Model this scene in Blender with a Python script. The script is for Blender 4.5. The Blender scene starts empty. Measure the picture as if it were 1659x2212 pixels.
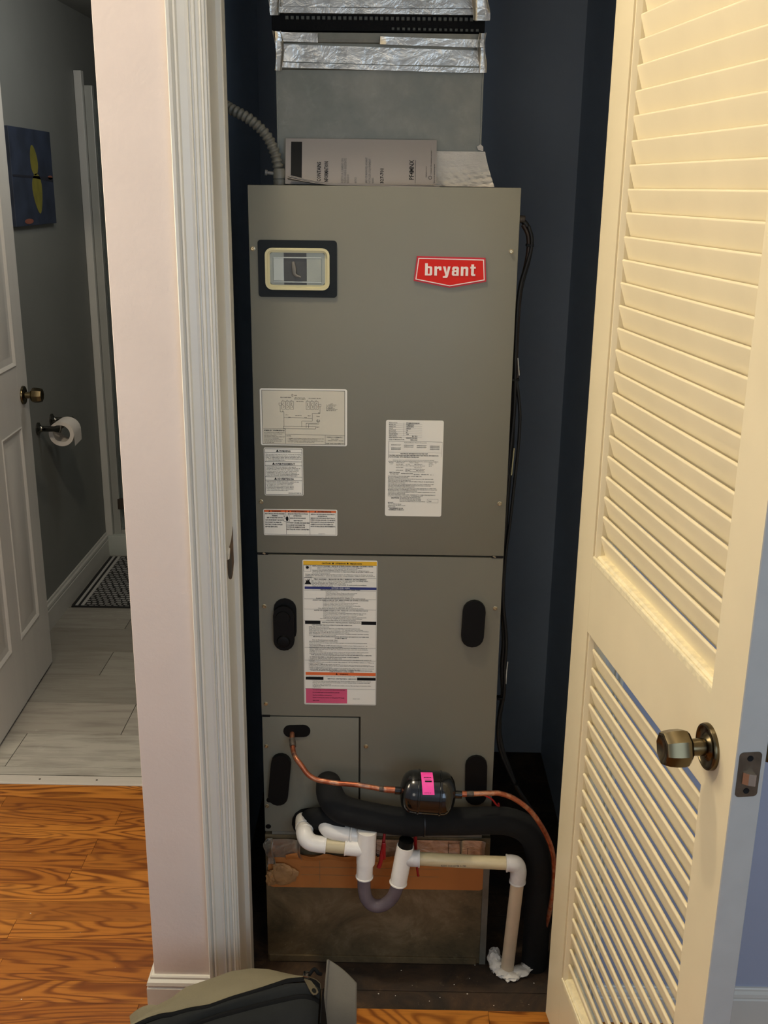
import bpy, bmesh, math, random
from mathutils import Vector, Matrix
random.seed(7)
PI = math.pi
SC = bpy.context.scene
COL = SC.collection

# ------------------------------------------------------------------ camera
cam_d = bpy.data.cameras.new('camera')
cam = bpy.data.objects.new('camera', cam_d); COL.objects.link(cam)
cam_d.sensor_fit = 'VERTICAL'; cam_d.sensor_height = 36.0; cam_d.sensor_width = 27.0
cam_d.lens = 2260.3 / 2212 * 36.0
cam_d.clip_start = 0.05; cam_d.clip_end = 60
R_ = Vector((0.99984643, 0.01351363, 0.01115806)); U_ = Vector((-0.01465848, 0.29594093, 0.95509376))
F_ = Vector((-0.00960466, 0.95511065, -0.29609357))
mw = Matrix.Identity(4)
for i in range(3):
    mw[i][0] = R_[i]; mw[i][1] = U_[i]; mw[i][2] = -F_[i]
mw.translation = Vector((0, -1.95792, 1.81382))
cam.matrix_world = mw
SC.camera = cam

# ------------------------------------------------------------------ world, lights, exposure
W = bpy.data.worlds.new('world'); SC.world = W; W.use_nodes = True
W.node_tree.nodes['Background'].inputs[0].default_value = (0.80, 0.87, 1.0, 1)
W.node_tree.nodes['Background'].inputs[1].default_value = 0.33
def lamp(kind, name, loc, energy, color, size=0.1, rot=(0, 0, 0), sy=None):
    d = bpy.data.lights.new(name, kind); d.energy = energy; d.color = color
    if kind == 'AREA':
        d.size = size
        if sy: d.shape = 'RECTANGLE'; d.size_y = sy
    else: d.shadow_soft_size = size
    o = bpy.data.objects.new(name, d); COL.objects.link(o); o.location = loc; o.rotation_euler = rot
    return o
lamp('POINT', 'hall_ceiling_light', (-0.50, -0.30, 3.22), 64, (1.0, 0.84, 0.62), 0.05)
lamp('POINT', 'side_fill_light', (-1.42, -0.22, 1.72), 48, (1.0, 0.85, 0.60), 0.30)  # soft warm fill added on the left to lift the louvered door
lamp('POINT', 'rear_fill_light', (-0.45, -3.3, 1.55), 23, (1.0, 0.92, 0.80), 0.45)  # unseen fill added behind the camera for surfaces facing it
lamp('AREA', 'cool_fill_light', (1.25, -3.2, 1.7), 22, (0.58, 0.76, 1.0), 1.4, (PI/2, 0, 0.30), 1.4)  # cool area fill added out of view to tint right wall and closet
lamp('POINT', 'bathroom_light', (-0.75, 2.0, 2.35), 10, (1.0, 0.98, 0.93), 0.15)
SC.view_settings.view_transform = 'Standard'; SC.view_settings.look = 'None'
SC.view_settings.exposure = 0.0; SC.view_settings.gamma = 1.0
SC.view_settings.use_curve_mapping = False

# ------------------------------------------------------------------ materials
def s2l(c):
    return tuple(((x/255)/12.92 if x/255 <= .04045 else (((x/255)+.055)/1.055)**2.4) for x in c)
class NT:
    def __init__(s, name):
        s.m = bpy.data.materials.new(name); s.m.use_nodes = True; s.t = s.m.node_tree; s.n = s.t.nodes
        s.b = s.n['Principled BSDF']
    def add(s, typ, **kw):
        n = s.n.new(typ)
        for k, v in kw.items():
            if k.startswith('i_'):
                key = k[2:]; key = int(key) if key.isdigit() else key.replace('_', ' ')
                n.inputs[key].default_value = v
            else: setattr(n, k, v)
        return n
    def link(s, a, b): s.t.links.new(a, b)
    def coord(s, scale=(1, 1, 1), rnd=False, src='Object'):
        tc = s.add('ShaderNodeTexCoord'); mp = s.add('ShaderNodeMapping'); mp.inputs['Scale'].default_value = scale
        if rnd:
            oi = s.add('ShaderNodeObjectInfo'); mu = s.add('ShaderNodeVectorMath', operation='SCALE')
            cb = s.add('ShaderNodeCombineXYZ')
            m2 = s.add('ShaderNodeMath', operation='MULTIPLY'); m2.inputs[1].default_value = 37.7
            m3 = s.add('ShaderNodeMath', operation='FRACT'); s.link(oi.outputs['Random'], m2.inputs[0]); s.link(m2.outputs[0], m3.inputs[0])
            s.link(oi.outputs['Random'], cb.inputs[0]); s.link(m3.outputs[0], cb.inputs[1]); s.link(oi.outputs['Random'], cb.inputs[2])
            s.link(cb.outputs[0], mu.inputs[0]); mu.inputs['Scale'].default_value = 23.0
            ad = s.add('ShaderNodeVectorMath', operation='ADD'); s.link(tc.outputs[src], ad.inputs[0]); s.link(mu.outputs[0], ad.inputs[1])
            s.link(ad.outputs[0], mp.inputs[0])
        else: s.link(tc.outputs[src], mp.inputs[0])
        return mp.outputs[0]
    def noise(s, vec, scale, detail=3, rough=.5, dist=0):
        n = s.add('ShaderNodeTexNoise'); n.inputs['Scale'].default_value = scale; n.inputs['Detail'].default_value = detail
        n.inputs['Roughness'].default_value = rough; n.inputs['Distortion'].default_value = dist
        s.link(vec, n.inputs['Vector']); return n.outputs['Fac']
    def ramp(s, fac, stops, interp='LINEAR'):
        r = s.add('ShaderNodeValToRGB'); e = r.color_ramp; e.interpolation = interp
        while len(e.elements) > 1: e.elements.remove(e.elements[0])
        e.elements[0].position = stops[0][0]; e.elements[0].color = (*stops[0][1], 1)
        for p, c in stops[1:]:
            x = e.elements.new(p); x.color = (*c, 1)
        s.link(fac, r.inputs[0]); return r.outputs['Color']
    def mix(s, a, b, fac, mode='MIX'):
        m = s.add('ShaderNodeMix', data_type='RGBA', blend_type=mode)
        for sock, v in ((m.inputs[6], a), (m.inputs[7], b)):
            if isinstance(v, tuple): sock.default_value = (*v, 1)
            else: s.link(v, sock)
        if isinstance(fac, (int, float)): m.inputs[0].default_value = fac
        else: s.link(fac, m.inputs[0])
        return m.outputs[2]
    def bump(s, h, strength=.2, dist=.002):
        b = s.add('ShaderNodeBump'); b.inputs['Strength'].default_value = strength; b.inputs['Distance'].default_value = dist
        s.link(h, b.inputs['Height']); s.link(b.outputs[0], s.b.inputs['Normal'])
def mat(name, rgb, rough=.5, metal=0, var=.08, vscale=6, bump=0, bscale=40, bdist=.001, spec=.5, trans=0, coat=0, stretch=(1, 1, 1), alpha=1):
    t = NT(name); c = s2l(rgb); v = t.coord(stretch)
    n = t.noise(v, vscale, 4)
    lo = tuple(x*(1-var) for x in c); hi = tuple(min(1, x*(1+var)) for x in c)
    t.link(t.ramp(n, [(.3, lo), (.7, hi)]), t.b.inputs['Base Color'])
    t.b.inputs['Roughness'].default_value = rough; t.b.inputs['Metallic'].default_value = metal
    t.b.inputs['Specular IOR Level'].default_value = spec
    t.b.inputs['Transmission Weight'].default_value = trans; t.b.inputs['Coat Weight'].default_value = coat
    t.b.inputs['Alpha'].default_value = alpha
    if bump: t.bump(t.noise(v, bscale, 4, .6), bump, bdist)
    return t.m

M = {}
M['stub'] = mat('painted_plaster_cream', (214, 200, 190), .5, var=.03, vscale=5, bump=.35, bscale=90, bdist=.0015)
M['trim'] = mat('painted_trim_white', (210, 208, 198), .34, var=.02, bump=.05, bscale=60, bdist=.0006)
M['door'] = mat('painted_door_cream', (232, 219, 184), .36, var=.03, vscale=8, bump=.08, bscale=50)
M['doorledge'] = mat('chipped_cream_paint', (238, 226, 188), .5, var=.12, vscale=70, bump=.7, bscale=180, bdist=.002)
M['dooredge'] = mat('shaded_door_edge', (178, 176, 168), .4, var=.04, vscale=20)  # door paint greyed, so the unlit edge's shade sits in the colour
M['bluewall'] = mat('blue_grey_wall_paint', (160, 168, 188), .55, var=.03, bump=.15, bscale=140)
M['closet'] = mat('closet_wall_paint', (190, 202, 214), .6, var=.05, vscale=3, bump=.15, bscale=140)
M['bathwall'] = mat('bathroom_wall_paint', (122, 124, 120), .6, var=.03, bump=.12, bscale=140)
M['ceil'] = mat('ceiling_paint', (225, 225, 222), .7, var=.02)
M['bathdoor'] = mat('painted_panel_door_white', (206, 204, 198), .4, var=.03, bump=.1, bscale=60, stretch=(4, 4, .5))
M['bathtrim'] = mat('bathroom_trim_white', (196, 196, 190), .4, var=.03)
M['unit'] = mat('grey_powder_coat', (122, 120, 106), .45, metal=.15, var=.04, vscale=2.5, bump=.12, bscale=500, bdist=.0003, spec=.4)
M['unitdark'] = mat('dark_gap', (8, 8, 8), .8)
M['galv'] = None
M['black'] = mat('black_plastic', (6, 7, 7), .5, var=.1, spec=.2)
M['windowframe'] = mat('dark_window_gasket', (20, 25, 27), .6, var=.1, spec=.25)
M['cream'] = mat('aged_cream_plastic', (205, 196, 150), .4, var=.05)
M['paneback'] = mat('clear_window_backing', (146, 152, 142), .35, var=.08, vscale=20)
M['panedark'] = mat('breaker_black', (58, 58, 54), .4, var=.25, vscale=30)
M['panelight'] = mat('clear_window_face', (168, 176, 170), .25, var=.08, vscale=14)
M['paper'] = mat('label_paper', (232, 229, 216), .42, var=.02, vscale=9)
M['papershade'] = mat('label_panel_tint', (206, 200, 180), .42, var=.03, vscale=9)
M['booklet'] = mat('grey_booklet_paper', (138, 132, 126), .7, var=.02)  # one plain grey for all the booklet paper
M['ink'] = mat('printed_ink', (16, 16, 16), .6, spec=.2)
M['stitch'] = mat('grey_stitch', (62, 66, 62), .7)
M['inkgrey'] = mat('faded_ink', (105, 103, 98), .5)
M['yellow'] = mat('label_yellow', (228, 178, 38), .45)
M['orange'] = mat('label_orange', (222, 104, 48), .45)
M['blue'] = mat('label_blue', (38, 48, 110), .45)
M['pink'] = mat('label_magenta', (205, 82, 116), .45)
M['inkwhite'] = mat('white_ink', (225, 225, 220), .45)
M['badgered'] = mat('badge_red', (206, 30, 14), .5, var=.03, spec=.25)
M['badgepink'] = mat('badge_border_red', (185, 26, 40), .5)
M['badgewhite'] = mat('badge_white', (235, 220, 212), .35)
M['screw'] = mat('zinc_screw', (176, 160, 128), .3, metal=.9, var=.2, vscale=80)
M['copperm'] = None
M['braze'] = mat('braze_oxide', (86, 78, 70), .55, metal=.5, var=.4, vscale=150)
M['driers'] = mat('gloss_black_paint', (9, 10, 9), .16, var=.1, coat=.5)
M['pinktag'] = mat('fluorescent_pink_tag', (255, 72, 168), .5)
M['foam'] = mat('black_foam_insulation', (22, 23, 23), .85, var=.15, vscale=30, spec=.25, bump=.2, bscale=120)
M['pvc'] = mat('white_pvc', (240, 236, 226), .28, var=.04, vscale=25)
M['pvcold'] = mat('aged_beige_pvc', (200, 186, 148), .42, var=.12, vscale=22, stretch=(1, 4, 4))
M['pvcdown'] = mat('beige_drain_pvc', (206, 188, 160), .42, var=.08, vscale=14)
M['cement'] = mat('solvent_smeared_pvc', (206, 204, 200), .45, var=.16, vscale=30, bump=.3, bscale=80)
M['clear'] = None
M['redplastic'] = mat('red_plastic', (150, 14, 20), .35)
M['wire'] = mat('black_cable', (20, 19, 18), .5, var=.2, vscale=40)
M['wirebrown'] = mat('brown_cable', (48, 34, 26), .5, var=.2)
M['cardboard'] = mat('brown_cardboard', (176, 108, 48), .7, var=.1, vscale=8, bump=.15, bscale=30)
M['kraft'] = mat('crumpled_kraft_paper', (150, 110, 66), .7, var=.25, vscale=30)
M['foil'] = None
M['goop'] = mat('white_sealant', (226, 222, 212), .6, var=.08, vscale=40, bump=.5, bscale=60, bdist=.003)
M['conduit'] = mat('grey_conduit', (96, 95, 86), .5, var=.15, vscale=40)
M['bronze'] = mat('antique_bronze_knob', (98, 88, 66), .24, metal=1, var=.12, vscale=20)
M['nickel'] = mat('worn_latch_plate', (112, 100, 84), .36, metal=.9, var=.2, vscale=60)
M['boltm'] = mat('latch_bolt_steel', (205, 190, 172), .2, metal=.9)
M['chrome'] = mat('dark_chrome', (120, 118, 112), .12, metal=1)
M['tissue'] = mat('toilet_tissue', (222, 216, 208), .8, var=.03, bump=.2, bscale=120)
M['tub'] = mat('white_acrylic', (178, 184, 178), .2, var=.03)
M['alu'] = mat('brushed_frame', (172, 174, 168), .35, metal=.3, var=.05)
M['threshold'] = mat('brushed_aluminium_strip', (198, 193, 184), .4, metal=.1, var=.05, vscale=20, stretch=(.5, 10, 1))
M['canvas'] = mat('olive_canvas', (112, 106, 84), .85, var=.08, vscale=10, bump=.4, bscale=350, bdist=.0008)
M['darkcanvas'] = mat('charcoal_canvas', (32, 34, 34), .9, spec=.15, var=.1, vscale=12, bump=.4, bscale=350, bdist=.0008)
M['blackcanvas'] = mat('black_zip_tape', (12, 13, 14), .85, spec=.15, var=.1, bump=.3, bscale=300)
M['webbing'] = mat('grey_webbing', (104, 100, 90), .85, var=.08, bump=.5, bscale=260, bdist=.001)
M['zipmetal'] = mat('zip_pull_metal', (96, 90, 76), .4, metal=.8)
M['torn'] = mat('torn_wood_jamb', (92, 70, 48), .8, var=.4, vscale=60, bump=.6, bscale=90)
M['gunmetal'] = mat('strike_metal', (70, 62, 54), .5, metal=.6, var=.2)
M['debris'] = mat('white_debris', (220, 216, 205), .8)

def galv():
    t = NT('galvanised_steel'); v = t.coord()
    n = t.noise(v, 9, 5, .65); n2 = t.noise(v, 38, 3, .6, .6)
    c = t.ramp(n, [(.3, s2l((102, 104, 94))), (.5, s2l((118, 118, 108))), (.72, s2l((136, 136, 126)))])
    c2 = t.mix(c, s2l((190, 190, 176)), t.ramp(n2, [(.55, (0, 0, 0)), (.8, (.10, .10, .10))]))
    t.link(c2, t.b.inputs['Base Color']); t.b.inputs['Metallic'].default_value = .6
    t.link(t.ramp(n, [(.3, (.42,)*3), (.7, (.6,)*3)]), t.b.inputs['Roughness'])
    t.bump(n2, .08, .001); return t.m
M['galv'] = galv()
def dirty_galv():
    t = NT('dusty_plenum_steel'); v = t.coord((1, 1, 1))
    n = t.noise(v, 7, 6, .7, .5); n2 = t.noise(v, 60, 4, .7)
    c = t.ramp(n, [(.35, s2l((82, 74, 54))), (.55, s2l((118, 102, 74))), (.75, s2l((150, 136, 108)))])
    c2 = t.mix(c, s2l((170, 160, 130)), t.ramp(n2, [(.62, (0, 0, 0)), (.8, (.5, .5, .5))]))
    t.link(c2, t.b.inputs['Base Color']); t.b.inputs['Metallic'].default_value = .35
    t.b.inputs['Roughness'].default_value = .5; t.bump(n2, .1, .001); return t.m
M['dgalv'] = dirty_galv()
def foil():
    t = NT('aluminium_foil_tape'); v = t.coord()
    n = t.noise(v, 16, 5, .65, 1.2)
    t.link(t.ramp(n, [(.3, s2l((160, 157, 148))), (.7, s2l((208, 205, 196)))]), t.b.inputs['Base Color'])
    t.b.inputs['Metallic'].default_value = .9; t.b.inputs['Roughness'].default_value = .3
    n3 = t.noise(t.coord((1, 1, 1.6)), 22, 2, .5, 1.8); t.bump(t.mix(n, n3, .35), .6, .007); return t.m
M['foil'] = foil()
M['whitefoil'] = mat('white_backed_foil', (186, 180, 168), .5, metal=.25, var=.08, vscale=20, bump=.8, bscale=26, bdist=.006, stretch=(1, 1, 2.5))
def coppr():
    t = NT('heat_marked_copper'); v = t.coord((1, 1, 1))
    n = t.noise(v, 34, 3, .6, .4)
    c = t.ramp(n, [(.3, s2l((138, 76, 52))), (.48, s2l((178, 106, 76))), (.6, s2l((198, 146, 114))), (.72, s2l((140, 100, 94)))])
    t.link(c, t.b.inputs['Base Color']); t.b.inputs['Metallic'].default_value = .85; t.b.inputs['Roughness'].default_value = .38
    return t.m
M['copperm'] = coppr()
def clearp():
    t = NT('smoky_clear_vinyl'); t.b.inputs['Base Color'].default_value = (*s2l((150, 136, 142)), 1)
    t.b.inputs['Roughness'].default_value = .18; t.b.inputs['Transmission Weight'].default_value = .35; t.b.inputs['IOR'].default_value = 1.2
    v = t.coord(); t.link(t.ramp(t.noise(v, 12, 3), [(.3, s2l((104, 92, 98))), (.7, s2l((140, 128, 132)))]), t.b.inputs['Base Color'])
    return t.m
M['clear'] = clearp()
def glassm():
    t = NT('shower_glass'); t.b.inputs['Base Color'].default_value = (.8, .85, .83, 1); t.b.inputs['Roughness'].default_value = .08
    t.b.inputs['Transmission Weight'].default_value = .95; t.b.inputs['IOR'].default_value = 1.05; return t.m
M['glass'] = glassm()
def wood(name='oak_strip'):
    t = NT(name); v = t.coord((1.0, 1, 1), rnd=True)
    mp = t.add('ShaderNodeMapping'); mp.inputs['Scale'].default_value = (1.5, 9.0, 1.0); t.link(v, mp.inputs[0])
    base = t.noise(mp.outputs[0], 1.15, 2, .42, .55)
    mul = t.add('ShaderNodeMath', operation='MULTIPLY'); mul.inputs[1].default_value = 15.0; t.link(base, mul.inputs[0])
    fr = t.add('ShaderNodeMath', operation='PINGPONG'); fr.inputs[1].default_value = .5; t.link(mul.outputs[0], fr.inputs[0])
    mp2 = t.add('ShaderNodeMapping'); mp2.inputs['Scale'].default_value = (4, 160, 1); t.link(v, mp2.inputs[0])
    fine = t.noise(mp2.outputs[0], 1.6, 4, .65)
    lines = t.ramp(fr.outputs[0], [(0.02, (1, 1, 1)), (.13, (.7, .7, .7)), (.26, (.1, .1, .1)), (.5, (0, 0, 0))])
    oi = t.add('ShaderNodeObjectInfo')
    tone = t.ramp(oi.outputs['Random'], [(0, s2l((150, 90, 30))), (.35, s2l((168, 104, 38))), (.7, s2l((186, 120, 46))), (1, s2l((138, 80, 28)))])
    c = t.mix(tone, s2l((112, 60, 18)), lines)
    c = t.mix(c, s2l((72, 36, 12)), t.ramp(fine, [(.52, (0, 0, 0)), (.72, (.7, .7, .7))]))
    big = t.noise(v, 3.0, 3)
    c = t.mix(c, s2l((205, 140, 60)), t.ramp(big, [(.5, (0, 0, 0)), (.8, (.35, .35, .35))]))
    t.link(c, t.b.inputs['Base Color']); t.b.inputs['Roughness'].default_value = .38; t.b.inputs['Specular IOR Level'].default_value = .4
    t.bump(fine, .08, .0006); return t.m
M['oak'] = wood()
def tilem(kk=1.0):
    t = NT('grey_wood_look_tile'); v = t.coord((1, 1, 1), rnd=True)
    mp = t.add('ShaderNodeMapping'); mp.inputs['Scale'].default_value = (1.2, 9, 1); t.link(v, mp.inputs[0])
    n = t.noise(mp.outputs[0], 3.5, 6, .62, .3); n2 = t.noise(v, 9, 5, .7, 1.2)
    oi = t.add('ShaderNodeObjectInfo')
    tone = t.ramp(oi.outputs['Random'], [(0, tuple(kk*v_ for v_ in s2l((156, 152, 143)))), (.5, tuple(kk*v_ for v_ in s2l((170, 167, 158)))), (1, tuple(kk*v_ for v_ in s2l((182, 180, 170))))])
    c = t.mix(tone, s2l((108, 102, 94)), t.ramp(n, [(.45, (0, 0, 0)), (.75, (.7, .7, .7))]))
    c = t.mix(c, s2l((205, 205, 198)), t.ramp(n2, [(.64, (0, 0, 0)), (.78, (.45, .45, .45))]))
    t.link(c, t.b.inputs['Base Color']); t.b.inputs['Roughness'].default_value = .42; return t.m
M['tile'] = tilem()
M['tileshaded'] = tilem(.66)  # same tile, the weaker light on the far rows darkened into its colour
M['grout'] = mat('dark_grout', (70, 68, 62), .8)
def subfl():
    t = NT('stained_subfloor'); v = t.coord()
    n = t.noise(v, 7, 6, .7, .8); n2 = t.noise(v, 45, 4, .7)
    c = t.ramp(n, [(.35, s2l((26, 20, 14))), (.55, s2l((58, 42, 26))), (.75, s2l((96, 72, 48)))])
    c = t.mix(c, s2l((140, 120, 96)), t.ramp(n2, [(.62, (0, 0, 0)), (.8, (.4, .4, .4))]))
    t.link(c, t.b.inputs['Base Color']); t.b.inputs['Roughness'].default_value = .75; t.bump(n2, .4, .003); return t.m
M['subfloor'] = subfl()
def matm():
    t = NT('woven_mat'); tc = t.add('ShaderNodeTexCoord'); sp = t.add('ShaderNodeSeparateXYZ'); t.link(tc.outputs['Object'], sp.inputs[0])
    # staggered dashes: row parity shifts a square wave
    def M_(op, a, b=None):
        n = t.add('ShaderNodeMath', operation=op)
        for i, x in enumerate((a, b)):
            if x is None: continue
            if isinstance(x, (int, float)): n.inputs[i].default_value = x
            else: t.link(x, n.inputs[i])
        return n.outputs[0]
    nz = t.noise(t.coord(), 55, 3); wob = M_('MULTIPLY', M_('SUBTRACT', nz, .5), .9)
    row = M_('MULTIPLY', sp.outputs[1], 44.0); rf = M_('FLOOR', row)
    rr = M_('FRACT', M_('ADD', row, M_('MULTIPLY', wob, .25)))
    xx = M_('ADD', M_('MULTIPLY', sp.outputs[0], 36.0), M_('MULTIPLY', rf, .37))
    xf = M_('FRACT', M_('ADD', xx, wob))
    a = M_('GREATER_THAN', xf, .30); b = M_('GREATER_THAN', rr, .42)
    k = M_('MULTIPLY', a, b)
    t.link(t.mix(s2l((24, 25, 26)), s2l((150, 150, 148)), k), t.b.inputs['Base Color'])
    t.b.inputs['Roughness'].default_value = .9; t.bump(k, .5, .003); return t.m
M['mat'] = matm()
M['matstripe'] = mat('mat_white_stripe', (170, 170, 166), .9); M['matdark'] = mat('mat_black_stripe', (26, 27, 28), .9)
M['paintblue'] = mat('painting_blue', (40, 49, 68), .6, var=.35, vscale=9); M['paintyel'] = mat('painting_yellow', (116, 111, 42), .6, var=.2, vscale=20)
M['paintorange'] = mat('painting_orange', (130, 76, 60), .6, var=.2); M['paintdark'] = mat('painting_branch', (30, 32, 44), .6)

# ------------------------------------------------------------------ geometry helpers
def nb(): return bmesh.new()
def box(b, x0, x1, y0, y1, z0, z1, bev=0):
    r = bmesh.ops.create_cube(b, size=1)
    vs = r['verts']
    for v in vs:
        v.co = Vector(((x0+x1)/2 + v.co.x*(x1-x0), (y0+y1)/2 + v.co.y*(y1-y0), (z0+z1)/2 + v.co.z*(z1-z0)))
    if bev:
        es = list({e for v in vs for e in v.link_edges})
        bmesh.ops.bevel(b, geom=es, offset=bev, segments=2, affect='EDGES', profile=.6)
    return b
def prism(b, pts, a0, a1, ax='z'):
    """extrude a 2-D outline: ax z -> pts (x,y); ax y -> pts (x,z); ax x -> pts (y,z)"""
    def P(p, a):
        return {'z': (p[0], p[1], a), 'y': (p[0], a, p[1]), 'x': (a, p[0], p[1])}[ax]
    v0 = [b.verts.new(P(p, a0)) for p in pts]; v1 = [b.verts.new(P(p, a1)) for p in pts]; n = len(pts)
    b.faces.new(v0); b.faces.new(v1[::-1])
    for i in range(n): b.faces.new((v0[i], v1[i], v1[(i+1) % n], v0[(i+1) % n]))
    bmesh.ops.recalc_face_normals(b, faces=b.faces[:])
    return b
def rrect(x0, x1, z0, z1, r, seg=5):
    o = []
    for cx, cz, a in ((x1-r, z1-r, 0), (x0+r, z1-r, 90), (x0+r, z0+r, 180), (x1-r, z0+r, 270)):
        for i in range(seg+1):
            t = math.radians(a + 90*i/seg); o.append((cx + r*math.cos(t), cz + r*math.sin(t)))
    return o
def ring(b, outer, inner, y0, y1):
    n = len(outer)
    A = [b.verts.new((p[0], y0, p[1])) for p in outer]; B = [b.verts.new((p[0], y0, p[1])) for p in inner]
    C = [b.verts.new((p[0], y1, p[1])) for p in outer]; D = [b.verts.new((p[0], y1, p[1])) for p in inner]
    for i in range(n):
        j = (i+1) % n
        b.faces.new((A[i], A[j], B[j], B[i])); b.faces.new((C[i], D[i], D[j], C[j]))
        b.faces.new((A[i], C[i], C[j], A[j])); b.faces.new((B[i], B[j], D[j], D[i]))
    bmesh.ops.recalc_face_normals(b, faces=b.faces[:]); return b
def crom(pts, n=8):
    P = [Vector(p) for p in pts]; P = [P[0]*2-P[1]] + P + [P[-1]*2-P[-2]]; o = []
    for i in range(1, len(P)-2):
        for k in range(n):
            t = k/n; a, b_, c, d = P[i-1], P[i], P[i+1], P[i+2]
            o.append(.5*((2*b_) + (c-a)*t + (2*a-5*b_+4*c-d)*t*t + (3*b_-a-3*c+d)*t*t*t))
    o.append(P[-2]); return o
def tube(b, pts, r, seg=14, cap=True):
    pts = [Vector(p) for p in pts]; n = len(pts)
    rr = r if isinstance(r, (list, tuple)) else [r]*n
    up = None; rings = []
    for i, p in enumerate(pts):
        t = (pts[min(i+1, n-1)] - pts[max(i-1, 0)]).normalized()
        if up is None:
            up = t.orthogonal().normalized()
        up = (up - t*up.dot(t)).normalized(); s = t.cross(up)
        rings.append([b.verts.new(p + (up*math.cos(2*PI*k/seg) + s*math.sin(2*PI*k/seg))*rr[i]) for k in range(seg)])
    for i in range(n-1):
        for k in range(seg):
            b.faces.new((rings[i][k], rings[i][(k+1) % seg], rings[i+1][(k+1) % seg], rings[i+1][k]))
    if cap:
        b.faces.new(rings[0][::-1]); b.faces.new(rings[-1])
    bmesh.ops.recalc_face_normals(b, faces=b.faces[:])
    return b
def stube(b, pts, r, n=8, seg=14, cap=True):
    c = crom(pts, n)
    if isinstance(r, (list, tuple)):
        m = len(pts)-1; rr = []
        for i in range(len(c)):
            t = i/(len(c)-1)*m; k = min(int(t), m-1); rr.append(r[k]*(1-(t-k)) + r[k+1]*(t-k))
        r = rr
    return tube(b, c, r, seg, cap)
def lathe(b, prof, origin, axis, seg=32):
    axis = Vector(axis).normalized(); u = axis.orthogonal().normalized(); w = axis.cross(u); o = Vector(origin); rings = []
    for r, h in prof:
        rings.append([b.verts.new(o + axis*h + (u*math.cos(2*PI*k/seg) + w*math.sin(2*PI*k/seg))*max(r, 1e-5)) for k in range(seg)])
    for i in range(len(prof)-1):
        for k in range(seg): b.faces.new((rings[i][k], rings[i][(k+1) % seg], rings[i+1][(k+1) % seg], rings[i+1][k]))
    b.faces.new(rings[0][::-1]); b.faces.new(rings[-1])
    bmesh.ops.remove_doubles(b, verts=b.verts[:], dist=2e-5)
    bmesh.ops.recalc_face_normals(b, faces=b.faces[:]); return b
def grid(b, fn, nu, nv, thick=None):
    V = [[b.verts.new(fn(i/nu, j/nv)) for j in range(nv+1)] for i in range(nu+1)]
    for i in range(nu):
        for j in range(nv): b.faces.new((V[i][j], V[i+1][j], V[i+1][j+1], V[i][j+1]))
    if thick:
        bmesh.ops.recalc_face_normals(b, faces=b.faces[:])
        bmesh.ops.solidify(b, geom=b.faces[:], thickness=thick)
    return b
def mesh(name, b, m, smooth=None):
    me = bpy.data.meshes.new(name); b.to_mesh(me); b.free(); me.materials.append(M[m] if isinstance(m, str) else m)
    if smooth is not None:
        me.polygons.foreach_set('use_smooth', [True]*len(me.polygons)); me.set_sharp_from_angle(angle=math.radians(smooth))
    return me
def obj(name, b, m, parent=None, smooth=None, local=False, label=None):
    me = b if isinstance(b, bpy.types.Mesh) else mesh(name, b, m, smooth)
    o = bpy.data.objects.new(name, me); COL.objects.link(o)
    if parent is not None:
        o.parent = parent
        if not local: o.matrix_parent_inverse = wm(parent).inverted()
    if label: o['label'] = label
    return o
def wm(o):
    m = Matrix.LocRotScale(o.location, o.rotation_euler, None)
    return (wm(o.parent) @ o.matrix_parent_inverse @ m) if o.parent else m
def tag(o, label, cat, group=None, kind=None):
    o['label'] = label; o['category'] = cat
    if group: o['group'] = group
    if kind: o['kind'] = kind
    return o
def thing(name, loc, label, cat, group=None, kind=None, rz=0):
    o = bpy.data.objects.new(name, None); COL.objects.link(o); o.empty_display_size = .05
    o.location = loc; o.rotation_euler = (0, 0, rz); return tag(o, label, cat, group, kind)
def struct(name, b, m, label, cat, smooth=None):
    return tag(obj(name, b, m, None, smooth), label, cat, kind='structure')
def bevbox(*a, bev=.002): return box(nb(), *a, bev=bev)

# lettering: every string becomes real outline geometry on the plane y = const, facing -Y
_fc = bpy.data.curves.new('fc', 'FONT')
_fo = bpy.data.objects.new('fo', _fc); COL.objects.link(_fo)
def letters(b, s, x, z, size, y, sx=1.0, align='LEFT', weight=0.0, rot=0.0, width=None):
    """append text at (x, z); size = cap height"""
    _fc.body = s; _fc.size = 1.0; _fc.resolution_u = 1; _fc.align_x = align; _fc.offset = weight; _fc.extrude = 0
    dg = bpy.context.evaluated_depsgraph_get(); dg.update()
    me = bpy.data.meshes.new_from_object(_fo.evaluated_get(dg))
    if not len(me.vertices): bpy.data.meshes.remove(me); return
    k = size/0.70
    if width:
        xs = [v.co.x for v in me.vertices]; sx = width/max(1e-6, (max(xs)-min(xs))*k)
    c, sn = math.cos(rot), math.sin(rot); vm = []
    for v in me.vertices:
        px, pz = v.co.x*k*sx, v.co.y*k
        vm.append(b.verts.new((x + px*c - pz*sn, y, z + px*sn + pz*c)))
    for p in me.polygons:
        try: b.faces.new([vm[i] for i in p.vertices])
        except ValueError: pass
    bpy.data.meshes.remove(me)
def rect(b, x0, x1, z0, z1, y, t=.0002):
    vs = [b.verts.new(p) for p in ((x0, y, z0), (x1, y, z0), (x1, y, z1), (x0, y, z1))]; b.faces.new(vs)
def line(b, x0, z0, x1, z1, w, y):
    d = Vector((x1-x0, z1-z0)); n = Vector((-d.y, d.x)).normalized()*w/2
    vs = [b.verts.new((p[0], y, p[1])) for p in ((x0+n.x, z0+n.y), (x1+n.x, z1+n.y), (x1-n.x, z1-n.y), (x0-n.x, z0-n.y))]; b.faces.new(vs)
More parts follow.
